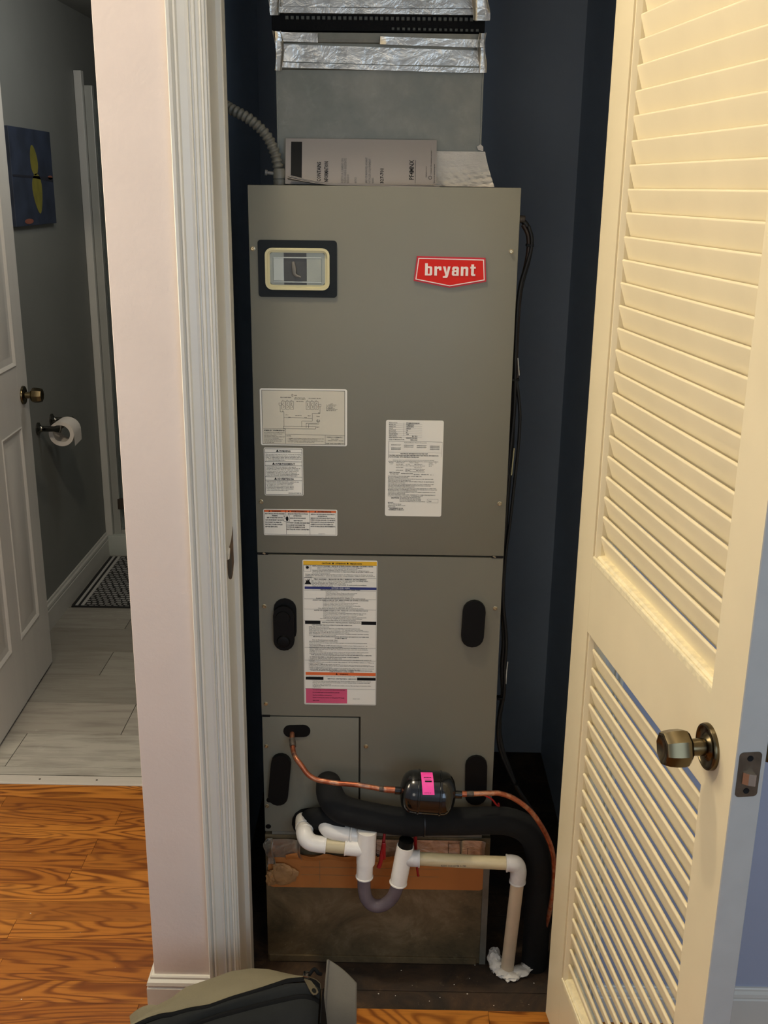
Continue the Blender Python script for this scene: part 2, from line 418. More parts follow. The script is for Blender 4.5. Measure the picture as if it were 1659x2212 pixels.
def frame(b, x0, x1, z0, z1, w, y):
    line(b, x0, z0, x1, z0, w, y); line(b, x0, z1, x1, z1, w, y); line(b, x0, z0, x0, z1, w, y); line(b, x1, z0, x1, z1, w, y)
def poly(b, pts, y):
    b.faces.new([b.verts.new((p[0], y, p[1])) for p in pts])

YU = .1773      # front plane of the air handler
WB = 1.20       # closet back wall
CW = .13        # closet front wall thickness
HZ = 3.30       # ceiling height
DT = 2.42       # head of the closet opening

# ================================================================== SETTING
# hall floor: oak strips
fl = struct('floor', prism(nb(), [(-1.75, -2.6), (1.6, -2.6), (1.6, .0195), (-.405, .0195), (-.405, .9335), (-1.75, .9335)], -.04, -.0106, 'z'), 'unitdark', 'honey brown oak strip floor of the hall', 'floor')
PW = .0706
row = 0; y = .9315
while y > -2.3:
    x = -1.75 - random.uniform(0, .7)
    while x < 1.6:
        L = random.uniform(.55, 1.25)
        if row == 2: L = 1.6
        x0, x1 = max(x, -1.75), min(x+L, 1.6)
        if x1 - x0 > .02:
            segs = [(x0, x1)]
            if y - PW*.5 > .02:       # beyond the wall line only the hall side is floored
                segs = [(x0, min(x1, -.40))] if x0 < -.40 else []
            for (a, c) in segs:
                if c - a > .02:
                    b = box(nb(), a+.0004, c-.0004, y-PW+.0004, y-.0004, -.0105, random.uniform(-.0003, .0002), bev=.0007)
                    o = obj('plank', b, 'oak', fl)
        x += L
    y -= PW; row += 1
# closet subfloor
sub = struct('floor', box(nb(), -.40, .51, .02, WB, -.05, -.0135), 'subfloor', 'dark stained rough subfloor inside the closet', 'floor')
yy = .021
k = 0
while yy < WB:
    w_ = .092 if k else .062
    obj('board', box(nb(), -.3995, .5095, yy+.001, min(yy+w_, WB)-.001, -.0135, -.0105 + random.uniform(-.0015, .0008), bev=.001), 'subfloor', sub)
    yy += w_; k += 1
# bathroom tile floor
tf = struct('floor', box(nb(), -1.465, .30, .98, 3.12, -.04, -.0015), 'grout', 'grey wood look plank tile floor of the bathroom', 'floor')
ty = [.9866, 1.0339, 1.2491, 1.4777, 1.7037, 1.917, 2.148, 2.37, 2.59, 2.815, 3.04, 3.12]
joints = [[], [-1.254, -.34], [-.931], [-1.36, -.45], [-1.13, -.2], [-.75], [-1.143, -.24], [-.9], [-1.3, -.4], [-.8], [-1.1]]
for i in range(len(ty)-1):
    xs = [-1.464] + joints[i] + [.299]
    for a, c in zip(xs, xs[1:]):
        obj('tile', box(nb(), a+.0012, c-.0012, ty[i]+.0012, ty[i+1]-.0012, -.0015, .0012, bev=.0006), 'tile' if i < 3 else 'tileshaded', tf)
# walls
wf = struct('wall_front', prism(nb(), [(-.5305, .001), (-.5295, 0), (-.36, 0), (-.36, CW), (-.40, CW), (-.40, .95), (-.53, .95)], 0, HZ), 'stub',
            'narrow cream painted wall end with a rough hand painted surface', 'wall')
wr = nb(); box(wr, .43, 2.2, 0, CW, 0, HZ); box(wr, -.36, .43, 0, CW, DT, HZ)
struct('wall_front', wr, 'bluewall', 'blue grey hall wall behind the open louvered door', 'wall')
struct('wall_left', box(nb(), -.4005, -.3985, CW, WB, -.012, HZ), 'closet', 'dim blue grey left wall inside the closet', 'wall')
struct('wall_right', box(nb(), .51, .64, CW, WB+.1, -.05, HZ), 'closet', 'dark blue grey right wall inside the closet', 'wall')
struct('wall_back', box(nb(), -.53, .64, WB, WB+.1, -.05, HZ), 'closet', 'dim grey back wall of the closet behind the air handler', 'wall')
bw = nb(); box(bw, -1.60, -1.352, .95, 1.03, 0, HZ); box(bw, -.60, -.40, .951, 1.03, 0, HZ); box(bw, -1.352, -.60, .95, 1.03, 2.64, HZ)
struct('wall_bathroom_front', bw, 'bathwall', 'wall around the bathroom doorway', 'wall')
struct('wall_bathroom_left', box(nb(), -1.60, -1.465, 1.03, 3.95, -.04, HZ), 'bathwall', 'dim grey bathroom wall with a painting and paper holder', 'wall')
struct('wall_bathroom_right', box(nb(), .30, .42, 1.3, 3.95, -.04, HZ), 'bathwall', 'far side wall of the bathroom', 'wall')
struct('wall_bathroom_back', box(nb(), -1.60, .42, 3.85, 3.95, -.04, HZ), 'bathwall', 'back wall of the shower', 'wall')
struct('wall_hall_left', box(nb(), -1.87, -1.75, -2.6, .95, -.04, HZ), 'bluewall', 'hall wall to the left of the bathroom doorway', 'wall')
struct('wall_hall_corner', box(nb(), -1.87, -1.60, .95, 1.03, -.04, HZ), 'bluewall', 'short wall beside the bathroom doorway', 'wall')
struct('ceiling', box(nb(), -1.9, 2.2, -2.6, 1.3, HZ, HZ+.05), 'ceil', 'plain white hall ceiling', 'ceiling')
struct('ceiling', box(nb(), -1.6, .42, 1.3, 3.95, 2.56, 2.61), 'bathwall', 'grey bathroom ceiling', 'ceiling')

# closet frame: casing profile extruded up the wall
prof = [(-.4005, 0), (-.4005, -.0185), (-.3990, -.0200), (-.3940, -.0190), (-.3925, -.0150), (-.3895, -.0125), (-.3885, -.0165), (-.3850, -.0172), (-.3835, -.0150),
        (-.3825, -.0118), (-.3700, -.0078), (-.3655, -.0088), (-.3632, -.0110), (-.3620, -.0070), (-.3595, -.0062), (-.3578, -.0100), (-.3535, -.0092),
        (-.3520, -.0048), (-.3468, -.0034), (-.3452, -.0078), (-.3425, -.0082), (-.3410, -.0050), (-.3372, -.0036), (-.3366, 0)]
c1 = prism(nb(), prof, 0, DT+.005, 'z')
struct('trim_1', c1, 'trim', 'white moulded casing left of the closet opening', 'trim', 30)
MX = .036*2
prof2 = [(-p[0] + .0715, p[1]) for p in prof][::-1]
struct('trim_2', prism(nb(), prof2, 0, DT+.005, 'z'), 'trim', 'white moulded casing right of the closet opening', 'trim', 30)
proft = [(p[1], DT+.002 + (-.3366 - p[0])) for p in prof]
struct('trim_3', prism(nb(), proft, -.4005, .472, 'x'), 'trim', 'white moulded casing over the closet opening', 'trim', 30)
jb = struct('trim_4', prism(nb(), [(-.36, .0005), (-.3345, .0005), (-.333, .002), (-.333, CW+.003), (-.36, CW+.003)], 0, DT, 'z'), 'trim', 'white painted left door jamb of the closet with a torn strike mortise', 'trim', 30)
obj('door_stop', prism(nb(), [(-.333, .093), (-.3245, .093), (-.3225, .095), (-.3225, CW+.0025), (-.333, CW+.0025)], 0, DT, 'z'), 'trim', jb, 30)
dm = nb()
dpts = [(.0925, 1.1420), (.080, 1.128), (.066, 1.120), (.050, 1.116), (.036, 1.112), (.022, 1.104), (.0130, 1.096), (.0119, 1.080), (.0145, 1.066), (.022, 1.058), (.030, 1.050), (.046, 1.043), (.060, 1.040), (.074, 1.044), (.084, 1.054), (.0925, 1.064), (.0915, 1.09), (.0920, 1.115)]
prism(dm, dpts, -.3334, -.3326, 'x')
obj('torn_mortise', dm, 'torn', jb, label='torn bare wood around the strike mortise')
obj('strike_plate', prism(nb(), [(.0155, 1.092), (.0155, 1.064), (.024, 1.054), (.050, 1.046), (.062, 1.056), (.060, 1.08), (.050, 1.098), (.030, 1.100)], -.3327, -.3318, 'x'), 'gunmetal', jb, label='grey strike metal in the torn mortise')
obj('paint_chip', prism(nb(), [(.016, 1.097), (.036, 1.1155), (.046, 1.110), (.034, 1.092)], -.3329, -.3317, 'x'), 'debris', jb)
struct('trim_5', prism(nb(), [(.405, .0005), (.43, .0005), (.43, CW+.003), (.405, CW+.003)], 0, DT, 'z'), 'trim', 'white right door jamb of the closet', 'trim')
struct('trim_6', box(nb(), -.36, .43, .0005, CW+.003, DT, DT+.018), 'trim', 'white head jamb of the closet opening', 'trim')
# baseboards
def base_prof(h, t=.013):
    return [(0, 0), (-t, 0), (-t, h*.70), (-t*.82, h*.73), (-t*.82, h*.76), (-t, h*.79), (-t*.9, h*.87), (-t*.5, h*.92), (-t*.5, h*.97), (-t*.35, h), (0, h)]
bb = nb()
P = base_prof(.098, .0155)
def sweep(b, prof, path):
    """prof (out, z) swept along xy path of (point, outward normal)"""
    R = [[b.verts.new((p[0] - n[0]*q[0], p[1] - n[1]*q[0], q[1])) for q in prof] for p, n in path]
    for i in range(len(R)-1):
        for k in range(len(prof)): b.faces.new((R[i][k], R[i][(k+1) % len(prof)], R[i+1][(k+1) % len(prof)], R[i+1][k]))
    b.faces.new(R[0][::-1]); b.faces.new(R[-1]); bmesh.ops.recalc_face_normals(b, faces=b.faces[:]); return b
# wall faces -Y on the front and -X on the side; normals point out of the wall
sweep(bb, P, [((-.4008, 0), (0, -1)), ((-.5305, 0), (-1, -1)), ((-.5305, .94), (-1, 0))])
struct('baseboard_left', bb, 'trim', 'white moulded baseboard wrapping the narrow wall end', 'baseboard', 30)
struct('baseboard_right', sweep(nb(), base_prof(.094, .014), [((.4725, 0), (0, -1)), ((2.2, 0), (0, -1))]), 'trim', 'white baseboard on the wall behind the louvered door', 'baseboard', 30)
struct('baseboard_bathroom', sweep(nb(), base_prof(.125, .014), [((-1.465, 1.03), (1, 0)), ((-1.465, 3.068), (1, 0))]), 'bathtrim', 'white baseboard along the bathroom wall beside the mat', 'baseboard', 30)
th = struct('trim_7', prism(nb(), [(.9335, 0), (.9348, .0030), (.938, .0034), (.978, .0034), (.981, .0020), (.981, -.002), (.9335, -.002)], -1.352, -.60, 'x'), 'threshold',
            'pale metal threshold strip between oak floor and bathroom tile', 'threshold')
for x in (-1.35+.24, -.951, -.80+.0):
    pass
for px in (-1.115, -.933, -.75, -1.30):
    obj('screw', lathe(nb(), [(.0035, 0), (.0035, .0004), (.002, .0007), (0, .0004)], (px, .957, .0034), (0, 0, 1), 12), 'gunmetal', th)
# bathroom door frame
fr = nb(); box(fr, -1.352, -1.332, .945, 1.035, 0, 2.64); box(fr, -.62, -.60, .945, 1.035, 0, 2.64); box(fr, -1.352, -.60, .945, 1.035, 2.62, 2.64)
struct('trim_8', fr, 'bathtrim', 'white frame of the bathroom doorway', 'trim')

# ================================================================== LOUVERED DOOR
ANG = .1305
door = thing('door_1', (.3642, 0, 0), 'open cream louvered closet door with a bronze knob', 'door', kind='structure', rz=ANG-PI/2)
TH = .0425; WD = .7276; UI0 = .0925; UI1 = .636; REC = .0092
def D(name, b, m='door', smooth=None, parent=None, label=None):
    o = obj(name, b, m, parent or door, smooth, local=True, label=label); return o
zb, zt = .012, 2.405
openings = [(.1875, 1.0), (1.1535, 2.33)]
def stile(flip):
    f = (lambda u: u) if not flip else (lambda u: UI0 + UI1 - u)
    o0 = 0 if not flip else WD
    a = .0012
    if not flip:
        pts = [(a, 0), (UI0, 0), (UI0+.0004, .0055), (UI0+.0030, .0060), (UI0+.0042, .0026), (UI0+.0058, .0016), (UI0+.0078, .0022), (UI0+.0088, .0045), (UI0+.011, REC+.002), (UI0+.011, TH-REC), (UI0, TH), (a, TH), (0, TH-a), (0, a)]
    else:
        pts = [(WD-a, 0), (UI1, 0), (UI1-.0008, .0022), (UI1-.0015, REC), (UI1-.0015, TH-REC), (UI1, TH), (WD-a, TH), (WD, TH-a), (WD, a)]
    return prism(nb(), pts, zb, zt, 'z')
s1 = D('stile', stile(False)); s2 = D('stile', stile(True))
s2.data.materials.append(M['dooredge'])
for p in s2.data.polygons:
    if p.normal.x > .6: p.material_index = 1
def rail(z0, z1):
    return box(nb(), UI0+.0002, UI1-.0002, .0001, TH-.0001, z0, z1)
D('rail', rail(zb, .1875-.012)); D('rail', rail(1.0, 1.1535-.012)); D('rail', rail(2.33, zt))
for (z0, z1) in openings:      # chipped sill bead at the bottom of each opening
    D('sill_bead', prism(nb(), [(.0001, z0-.0125), (.0001, z0-.002), (.0008, z0), (.0030, z0+.0012), (.0046, z0-.0008), (.0062, z0+.0006), (REC, z0+.0045), (TH-REC, z0+.006), (TH-.0002, z0), (TH-.0002, z0-.0125)], UI0+.0003, UI1-.0003, 'x'), 'doorledge', label='chipped pale ledge bead')
    D('head_bead', prism(nb(), [(.003, z1), (.0035, z1-.006), (REC, z1-.011), (TH-REC, z1-.011), (TH-.003, z1)], UI0+.012, UI1-.001, 'x'))
# slats: one mesh shared
CH, CV, TS = .0135, .0445, .0062
n = Vector((CV, CH)).normalized()*TS          # thickness direction (w, z)
a0 = Vector((REC, 0)); b0 = Vector((REC+CH, -CV))
pts = []
for k in range(7):
    t = k/6*PI; pts.append((a0.x + n.x/2 - math.cos(t)*n.x/2 + math.sin(t)*(-CH)*.055, a0.y + n.y/2 - math.cos(t)*n.y/2 + math.sin(t)*CV*.055 - .002))
pts += [(b0.x + n.x, b0.y + n.y), (b0.x + n.x*.5, b0.y), (b0.x, b0.y)]
sb = prism(nb(), [(p[0], p[1]) for p in pts], UI0+.0112, UI1+.0005, 'x')
smesh = mesh('slat', sb, 'door', 35)
def slat(z):
    o = obj('slat', smesh, None, door, local=True); o.location = (random.uniform(-.0002, .0002), random.uniform(-.0003, .0003), z + random.uniform(-.0005, .0005))
    o.rotation_euler = (random.uniform(-.012, .012), random.uniform(-.0008, .0008), 0)
for k in range(-6, 24): slat(2.086 - .0387*k if k >= 0 else 2.086 - .0387*k)
for k in range(20): slat(.9657 - .03867*k)
D('filler_slat', prism(nb(), [(REC+CH, 1.0), (REC+CH+.004, 1.0), (REC+CH+.006, .975), (REC+CH+.002, .975)], UI0+.0112, UI1+.0005, 'x'))
# knob set
def knob(parent, uc, zc, side, face):
    ax = (0, side, 0); o = (uc, face, zc)
    k = obj('door_knob', lathe(nb(), [(.0, .0285), (.014, .0285), (.0215, .0305), (.0262, .035), (.0275, .041), (.0272, .052), (.0258, .062), (.0235, .0685), (.0205, .0695), (.013, .0655), (.0, .0635)], o, ax, 8), 'bronze', parent, 24, local=True, label='faceted antique bronze knob')
    obj('knob_neck', lathe(nb(), [(.013, .006), (.0125, .012), (.0120, .0285), (.0, .0285)], o, ax, 28), 'bronze', k, 40, local=True)
    obj('rosette', lathe(nb(), [(.0335, 0), (.0335, .004), (.0325, .0065), (.0300, .0072), (.0285, .0055), (.020, .0042), (.016, .0075), (.013, .0095), (.0, .0095)], o, ax, 40), 'bronze', k, 40, local=True)
    return k
knob(door, .648, 1.0675, -1, 0.0)
knob(door, .648, 1.0675, 1, TH)
lp = prism(nb(), rrect(.0045, .0355, 1.0365, 1.1035, .0055), WD-.0006, WD+.0012, 'x')
lat = D('latch_plate', lp, 'nickel', label='worn metal latch plate on the door edge')
obj('latch_bolt', prism(nb(), [(.0, .009), (.0, -.009), (.010, -.009), (.0115, 0), (.010, .009)], 0, .0001, 'z'), 'boltm', lat, local=True).hide_render = False
bpy.data.objects.remove(bpy.data.objects['latch_bolt'])
lbp = nb()
bp = [(.0115, 0), (.0115, .0015), (.0175, .0068), (.0245, .0098), (.0262, .0098), (.0262, 0)]   # (w, outwards)
pb = [(p[0], p[1]) for p in bp]
va = [lbp.verts.new((WD+.001+p[1], p[0], 1.0575)) for p in pb]; vb = [lbp.verts.new((WD+.001+p[1], p[0], 1.0745)) for p in pb]
lbp.faces.new(va); lbp.faces.new(vb[::-1])
for i in range(len(pb)): lbp.faces.new((va[i], vb[i], vb[(i+1) % len(pb)], va[(i+1) % len(pb)]))
bmesh.ops.recalc_face_normals(lbp, faces=lbp.faces[:])
obj('latch_bolt', lbp, 'boltm', lat, local=True, label='bright angled latch bolt')
for z in (1.0455, 1.0945):
    obj('screw', lathe(nb(), [(.0042, 0), (.0042, .0006), (.001, .0002), (0, .0002)], (WD+.0012, .0195, z), (1, 0, 0), 14), 'ink', lat, 40, local=True)
for z in (.25, 1.1, 1.98):
    D('hinge', lathe(nb(), [(.0, -.045), (.0055, -.045), (.0055, .045), (.0, .045)], (-.004, TH+.002, z), (0, 0, 1), 14), 'nickel', 40)

# ================================================================== BATHROOM DOOR
bd = thing('door_2', (-1.3068, 1.03, 0), 'white six panel bathroom door standing open on the left', 'door', kind='structure', rz=math.radians(92.53))
BW_, BT = .769, .035
box_ = nb(); box(box_, 0, BW_, .004, BT-.004, .012, 2.30)
obj('door_core', box_, 'bathdoor', bd, local=True)
stx = [(0, .108), (.322, .432), (.655, BW_)]; rlz = [(.012, .255), (.985, 1.20), (1.86, 1.97), (2.17, 2.30)]
for a, c in stx: obj('stile', box(nb(), a, c, 0, BT, .012, 2.30), 'bathdoor', bd, local=True)
for a, c in rlz:
    for u0, u1 in ((.108, .322), (.432, .655)): obj('rail', box(nb(), u0, u1, .0002, BT-.0002, a, c), 'bathdoor', bd, local=True)
def panel(u0, u1, z0, z1):
    b = nb()
    def loop(m_, d): return [b.verts.new(p) for p in ((u0+m_, d, z0+m_), (u1-m_, d, z0+m_), (u1-m_, d, z1-m_), (u0+m_, d, z1-m_))]
    Ls = [loop(0, -.0002), loop(.004, -.0022), loop(.010, .0005), loop(.018, .0075), (loop(.030, .0075)), loop(.052, .0015)]
    for A, B in zip(Ls, Ls[1:]):
        for i in range(4): b.faces.new((A[i], A[(i+1) % 4], B[(i+1) % 4], B[i]))
    b.faces.new(Ls[-1]); bmesh.ops.recalc_face_normals(b, faces=b.faces[:])
    bmesh.ops.solidify(b, geom=b.faces[:], thickness=-.001)
    return b
for u0, u1 in ((.108, .322), (.432, .655)):
    for z0, z1 in ((.255, .985), (1.20, 1.86), (1.97, 2.17)): obj('raised_panel', panel(u0, u1, z0, z1), 'bathdoor', bd, 25, local=True)
kb = knob(bd, .706, 1.088, -1, 0.0)

# ================================================================== BATHROOM THINGS
pt = thing('painting', (-1.465, 2.39, 1.655), 'dark blue canvas painting with two yellow birds on the bathroom wall', 'painting')
def PX(y): return y
obj('canvas', box(nb(), -1.4648, -1.447, 2.135, 2.62, 1.655, 2.018, bev=.002), 'paintblue', pt)
def blob(name, pts, m):
    obj(name, prism(nb(), pts, -1.4472, -1.4462, 'x'), m, pt)
def ell(cy, cz, ry, rz, tilt=0, n=18, taper=0):
    o = []
    for i in range(n):
        t = 2*PI*i/n; yy_ = math.cos(t)*ry*(1+taper*math.sin(t)); zz = math.sin(t)*rz
        o.append((cy + yy_*math.cos(tilt) - zz*math.sin(tilt), cz + yy_*math.sin(tilt) + zz*math.cos(tilt)))
    return o
blob('painted_bird', ell(2.392, 1.902, .042, .058, .25, taper=-.2), 'paintyel')
blob('painted_bird', ell(2.41, 1.775, .055, .078, .15, taper=.35), 'paintyel')
blob('painted_branch', [(2.14, 1.838), (2.4, 1.833), (2.612, 1.82), (2.612, 1.838), (2.4, 1.843), (2.14, 1.846)], 'paintdark')
blob('painted_flower', ell(2.58, 1.838, .03, .008), 'paintorange'); blob('painted_flower', ell(2.28, 1.672, .05, .01), 'paintorange')
ph = thing('toilet_paper_holder', (-1.465, 2.31, .85), 'dark chrome two post paper holder on the bathroom wall', 'holder')
for yy_ in (2.22, 2.395):
    zc = .8540
    p = obj('post', lathe(nb(), [(.0, 0), (.026, 0), (.026, .006), (.016, .012), (.0115, .02), (.0115, .068), (.015, .078), (.0155, .092), (.0, .098)], (-1.465, yy_, zc), (1, 0, 0), 24), 'chrome', ph, 40)
obj('bar', tube(nb(), [(-1.380, 2.225, .8540), (-1.380, 2.39, .8540)], .008, 16), 'chrome', ph, 40)
rl = thing('toilet_paper_roll', (-1.380, 2.30, .82), 'white toilet paper roll hanging on the chrome holder', 'toilet paper')
b = nb()
ro, ri = .052, .036; seg = 40
A = [[b.verts.new((-1.380 + r*math.cos(2*PI*k/seg), yv, .8540 - (ri-.0085) + r*math.sin(2*PI*k/seg))) for k in range(seg)] for r, yv in ((ro, 2.250), (ro, 2.350), (ri, 2.350), (ri, 2.250))]
for i in range(4):
    for k in range(seg): b.faces.new((A[i][k], A[i][(k+1) % seg], A[(i+1) % 4][(k+1) % seg], A[(i+1) % 4][k]))
bmesh.ops.recalc_face_normals(b, faces=b.faces[:])
obj('roll', b, 'tissue', rl, 40)
zc = .8540 - (ri-.0085)
obj('loose_sheet', grid(nb(), lambda u, v: (-1.380 + .0528*math.cos((1-min(1, v*2))*.9) , 2.252+u*.096, zc + (.0528*math.sin((1-v*2)*.9) if v < .5 else -(v-.5)*.10 + .006*u)), 6, 12, .0006), 'tissue', rl, 40)
mt = thing('bath_mat', (-1.1, 2.7, 0), 'black and white woven bath mat in front of the shower', 'mat')
obj('woven_field', box(nb(), -1.385, -.75, 2.385, 3.035, .0014, .010, bev=.002), 'mat', mt)
for i, (a, c, m_) in enumerate(((-1.440, -1.425, 'matdark'), (-1.4248, -1.412, 'matstripe'), (-1.4118, -1.400, 'matdark'), (-1.3998, -1.3852, 'matstripe'))):
    obj('border_stripe', box(nb(), a, c, 2.386, 3.034, .0014, .0095, bev=.001), m_, mt)
obj('bound_edge', box(nb(), -1.440, -.75, 2.375, 2.3848, .0014, .0085, bev=.002), 'matdark', mt)
sh = thing('shower_enclosure', (-1.2, 3.1, 0), 'white shower with framed glass behind the bath mat', 'shower')
obj('shower_base', box(nb(), -1.464, .299, 3.068, 3.84, -.001, .108, bev=.006), 'tub', sh, 40)
obj('side_post', box(nb(), -1.464, -1.43, 3.075, 3.115, .1082, 2.30, bev=.002), 'bathtrim', sh, label='pale wall post of the shower frame')
obj('door_post', box(nb(), -1.428, -1.392, 3.10, 3.13, .1082, 2.24, bev=.002), 'alu', sh, label='grey door post of the shower frame')
obj('glass_panel', box(nb(), -1.388, -.62, 3.112, 3.119, .13, 2.18), 'glass', sh)
obj('hinge', box(nb(), -1.40, -1.365, 3.095, 3.111, .24, .295, bev=.002), 'gunmetal', sh)
obj('bottom_rail', box(nb(), -1.3915, -.3, 3.10, 3.13, .1082, .128, bev=.002), 'alu', sh)

# ================================================================== AIR HANDLER
ah = thing('air_handler', (-.0285, .45, .357), 'tall grey steel air handler with red badge standing in the closet', 'air handler')
XL, XR, ZT_, ZB_ = -.2955, .2385, 1.8162, .3575
def A(name, b, m, smooth=None, label=None, parent=None): return obj(name, b, m, parent or ah, smooth, label=label)
A('cabinet', box(nb(), XL+.003, XR-.0015, YU+.018, .735, ZB_, ZT_-.002, bev=.002), 'unit')
up = A('upper_panel', box(nb(), XL, XR, YU, YU+.0178, 1.0555, ZT_, bev=.0018), 'unit', 40)
lo = nb()
zs, xs_ = .6600, -.0690
prism(lo, [(XL+.001, 1.0515), (XL+.001, zs+.0035), (xs_, zs+.0035), (xs_, ZB_), (XR-.001, ZB_), (XR-.001, 1.0515)], YU, YU+.0178, 'y')
A('lower_panel', lo, 'unit')
A('access_panel', box(nb(), XL+.0015, xs_-.0042, YU+.0004, YU+.0178, ZB_, zs, bev=.0015), 'unit', 40)
for (a, c, z, s) in ((XL+.002, XL+.024, 1.0535, 1), (XR-.026, XR-.002, 1.0535, 1), (XL+.002, XL+.020, .6618, 0)):
    A('panel_notch', box(nb(), a, c, YU-.0005, YU+.004, z-.0028, z+.0028), 'ink')
for (a, c, z) in ((-.2835, -.2765, 1.0548), (.214, .222, 1.0548)):
    A('bent_tab', prism(nb(), [(a, z), (a+.003, z+.0022), (c, z-.001), (c-.002, z-.0025)], YU-.002, YU-.0004, 'y'), 'screw')
for (x, z) in ((-.2881, 1.6953), (.2241, 1.696), (-.2839, 1.1711), (.2241, 1.1742), (-.2825, .9307), (.225, .9343), (-.2842, .6926), (-.2856, .5844), (-.0566, .5881), (-.2874, .4263)):
    sc = A('screw', lathe(nb(), [(.0052, 0), (.0052, .0008), (.0038, .0012), (.0036, .0038), (.003, .0045), (.0012, .0045), (.0, .0038)], (x, YU, z), (0, -1, 0), 6 if x != -.0566 else 14), 'screw', 25)
def plug(pts, name='oval_plug', d=.005, m='black', label=None):
    return A(name, prism(nb(), pts, YU-d, YU+.0002, 'y'), m, 40, label)
def oval(cx, cz, w, h, tilt=0, n=9):
    r = min(w, h)/2; o = []
    L = max(w, h)/2 - r
    for s_, a in ((1, 0), (-1, PI)):
        for i in range(n):
            t = a + PI*i/(n-1) + (0 if h >= w else -PI/2)
            dx, dz = (0, L*s_) if h >= w else (L*s_, 0)
            px, pz = dx + r*math.cos(t), dz + r*math.sin(t)
            o.append((cx + px*math.cos(tilt) - pz*math.sin(tilt), cz + px*math.sin(tilt) + pz*math.cos(tilt)))
    return o
plug(oval(-.237, .8985, .050, .104), d=.002)
p1 = plug(oval(-.2395, .8825, .046, .106), d=.011, name='rubber_plug')
A('plug_boss', lathe(nb(), [(.0, 0), (.015, 0), (.013, .005), (.004, .007), (0, .006)], (-.2405, YU-.0109, .852), (0, -1, 0), 18), 'black', 40)
A('plug_boss', lathe(nb(), [(.0, 0), (.016, 0), (.015, .003), (0, .003)], (-.2405, YU-.0109, .908), (0, -1, 0), 18), 'black', 40)
plug(oval(.178, .899, .050, .110, -.03), d=.010, name='rubber_plug')
plug(oval(-.2560, .5015, .046, .132, -.10), d=.013, name='rubber_plug')
plug(oval(.1985, .507, .050, .128, .02), d=.008, name='rubber_plug')
plug(oval(-.2150, .6245, .062, .031, .04), d=.0012, name='slot_grommet')
plug(oval(-.2825, .4425, .012, .012), d=.0012, name='round_hole')
plug(oval(-.2859, .3712, .013, .011), d=.0012, name='round_hole')
plug(oval(-.180, .385, .100, .078, .1), d=.004, name='coil_grommet')
A('bottom_lip', box(nb(), XL+.018, XR-.02, YU+.001, YU+.02, .3495, .3572), 'galv')

# ---- window
wfm = A('window_gasket', ring(nb(), rrect(-.2780, -.1210, 1.6015, 1.7125, .006), rrect(-.262, -.137, 1.6185, 1.696, .012), YU-.003, YU+.0002), 'windowframe', 40, 'dark frame around the window')
obj('window_lip', ring(nb(), rrect(-.2640, -.1355, 1.6160, 1.6975, .014), rrect(-.2595, -.1400, 1.6205, 1.6930, .011), YU-.0055, YU-.0005), 'cream', wfm, 40, label='aged cream lip of the window')
obj('window_tray', ring(nb(), rrect(-.2596, -.1399, 1.6204, 1.6931, .011), rrect(-.2545, -.145, 1.6258, 1.6885, .006), YU-.0012, YU-.0008), 'cream', wfm, 40)
obj('window_pane', prism(nb(), rrect(-.2546, -.1449, 1.6257, 1.6886, .004), YU-.0012, YU-.0003, 'y'), 'paneback', wfm)
obj('dark_band', box(nb(), -.2265, -.1815, YU-.0018, YU-.0011, 1.6262, 1.6880), 'panedark', wfm)
obj('inner_cover', box(nb(), -.2475, -.2268, YU-.0034, YU-.0012, 1.6335, 1.6785, bev=.0008), 'panelight', wfm)
obj('inner_cover', box(nb(), -.1812, -.1520, YU-.0034, YU-.0012, 1.6325, 1.6775, bev=.0008), 'paneback', wfm)
for z in (1.6318, 1.6792): obj('cover_edge', box(nb(), -.2475, -.152, YU-.0038, YU-.0018, z-.0012, z+.0008), 'panelight', wfm)
obj('toggle', stube(nb(), [(-.208, YU-.002, 1.6705), (-.206, YU-.006, 1.658), (-.204, YU-.007, 1.646), (-.193, YU-.005, 1.641)], [.003, .0045, .0035, .002], 5, 8), 'inkgrey', wfm, 40)

# ---- badge
bg = A('badge', prism(nb(), [(.0380, 1.6850), (.1738, 1.6830), (.1772, 1.6368), (.1046, 1.6238), (.0325, 1.6368)], YU-.0030, YU-.0001, 'y'), 'badgepink', None, 'red brand badge with a pointed lower edge')
i0 = [(.0410, 1.6815), (.1710, 1.6797), (.1738, 1.6395), (.1046, 1.6270), (.0358, 1.6395)]
i1 = [(.0426, 1.6797), (.1692, 1.6780), (.1720, 1.6410), (.1046, 1.6288), (.0378, 1.6410)]
obj('badge_line', ring(nb(), i0, i1, YU-.0036, YU-.0029), 'badgewhite', bg)
obj('badge_field', prism(nb(), i1, YU-.0034, YU-.0029, 'y'), 'badgered', bg)
# condensed brand letters drawn as solid strokes
lt = nb(); ZS = .0138; w = .0041; yl0, yl1 = YU-.0042, YU-.0033
_k = [0]
def _y():
    _k[0] += 1; return yl0 - .00002*_k[0]
def bar_(x0, x1, z0, z1): box(lt, x0, x1, _y(), yl1, z0, z1)
def pr(*pts): prism(lt, list(pts), _y(), yl1, 'y')
zb_ = 1.6465; xh = zb_ + .0182; as_ = zb_ + .0240
def L_ring(x0, x1, z0, z1, t=.0040, r=.0028):
    ring(lt, rrect(x0, x1, z0, z1, r, 3), rrect(x0+t, x1-t, z0+.0032, z1-.0034, .0008, 3), _y(), yl1)
L_ring(.0565, .0675, zb_, xh); bar_(.0560, .0603, zb_, as_)
bar_(.0710, .0752, zb_, xh); pr((.0752, xh-.0022), (.0775, xh), (.0815, xh), (.0822, xh-.0022), (.0822, xh-.0080), (.0785, xh-.0080), (.0783, xh-.0045), (.0752, xh-.0052))
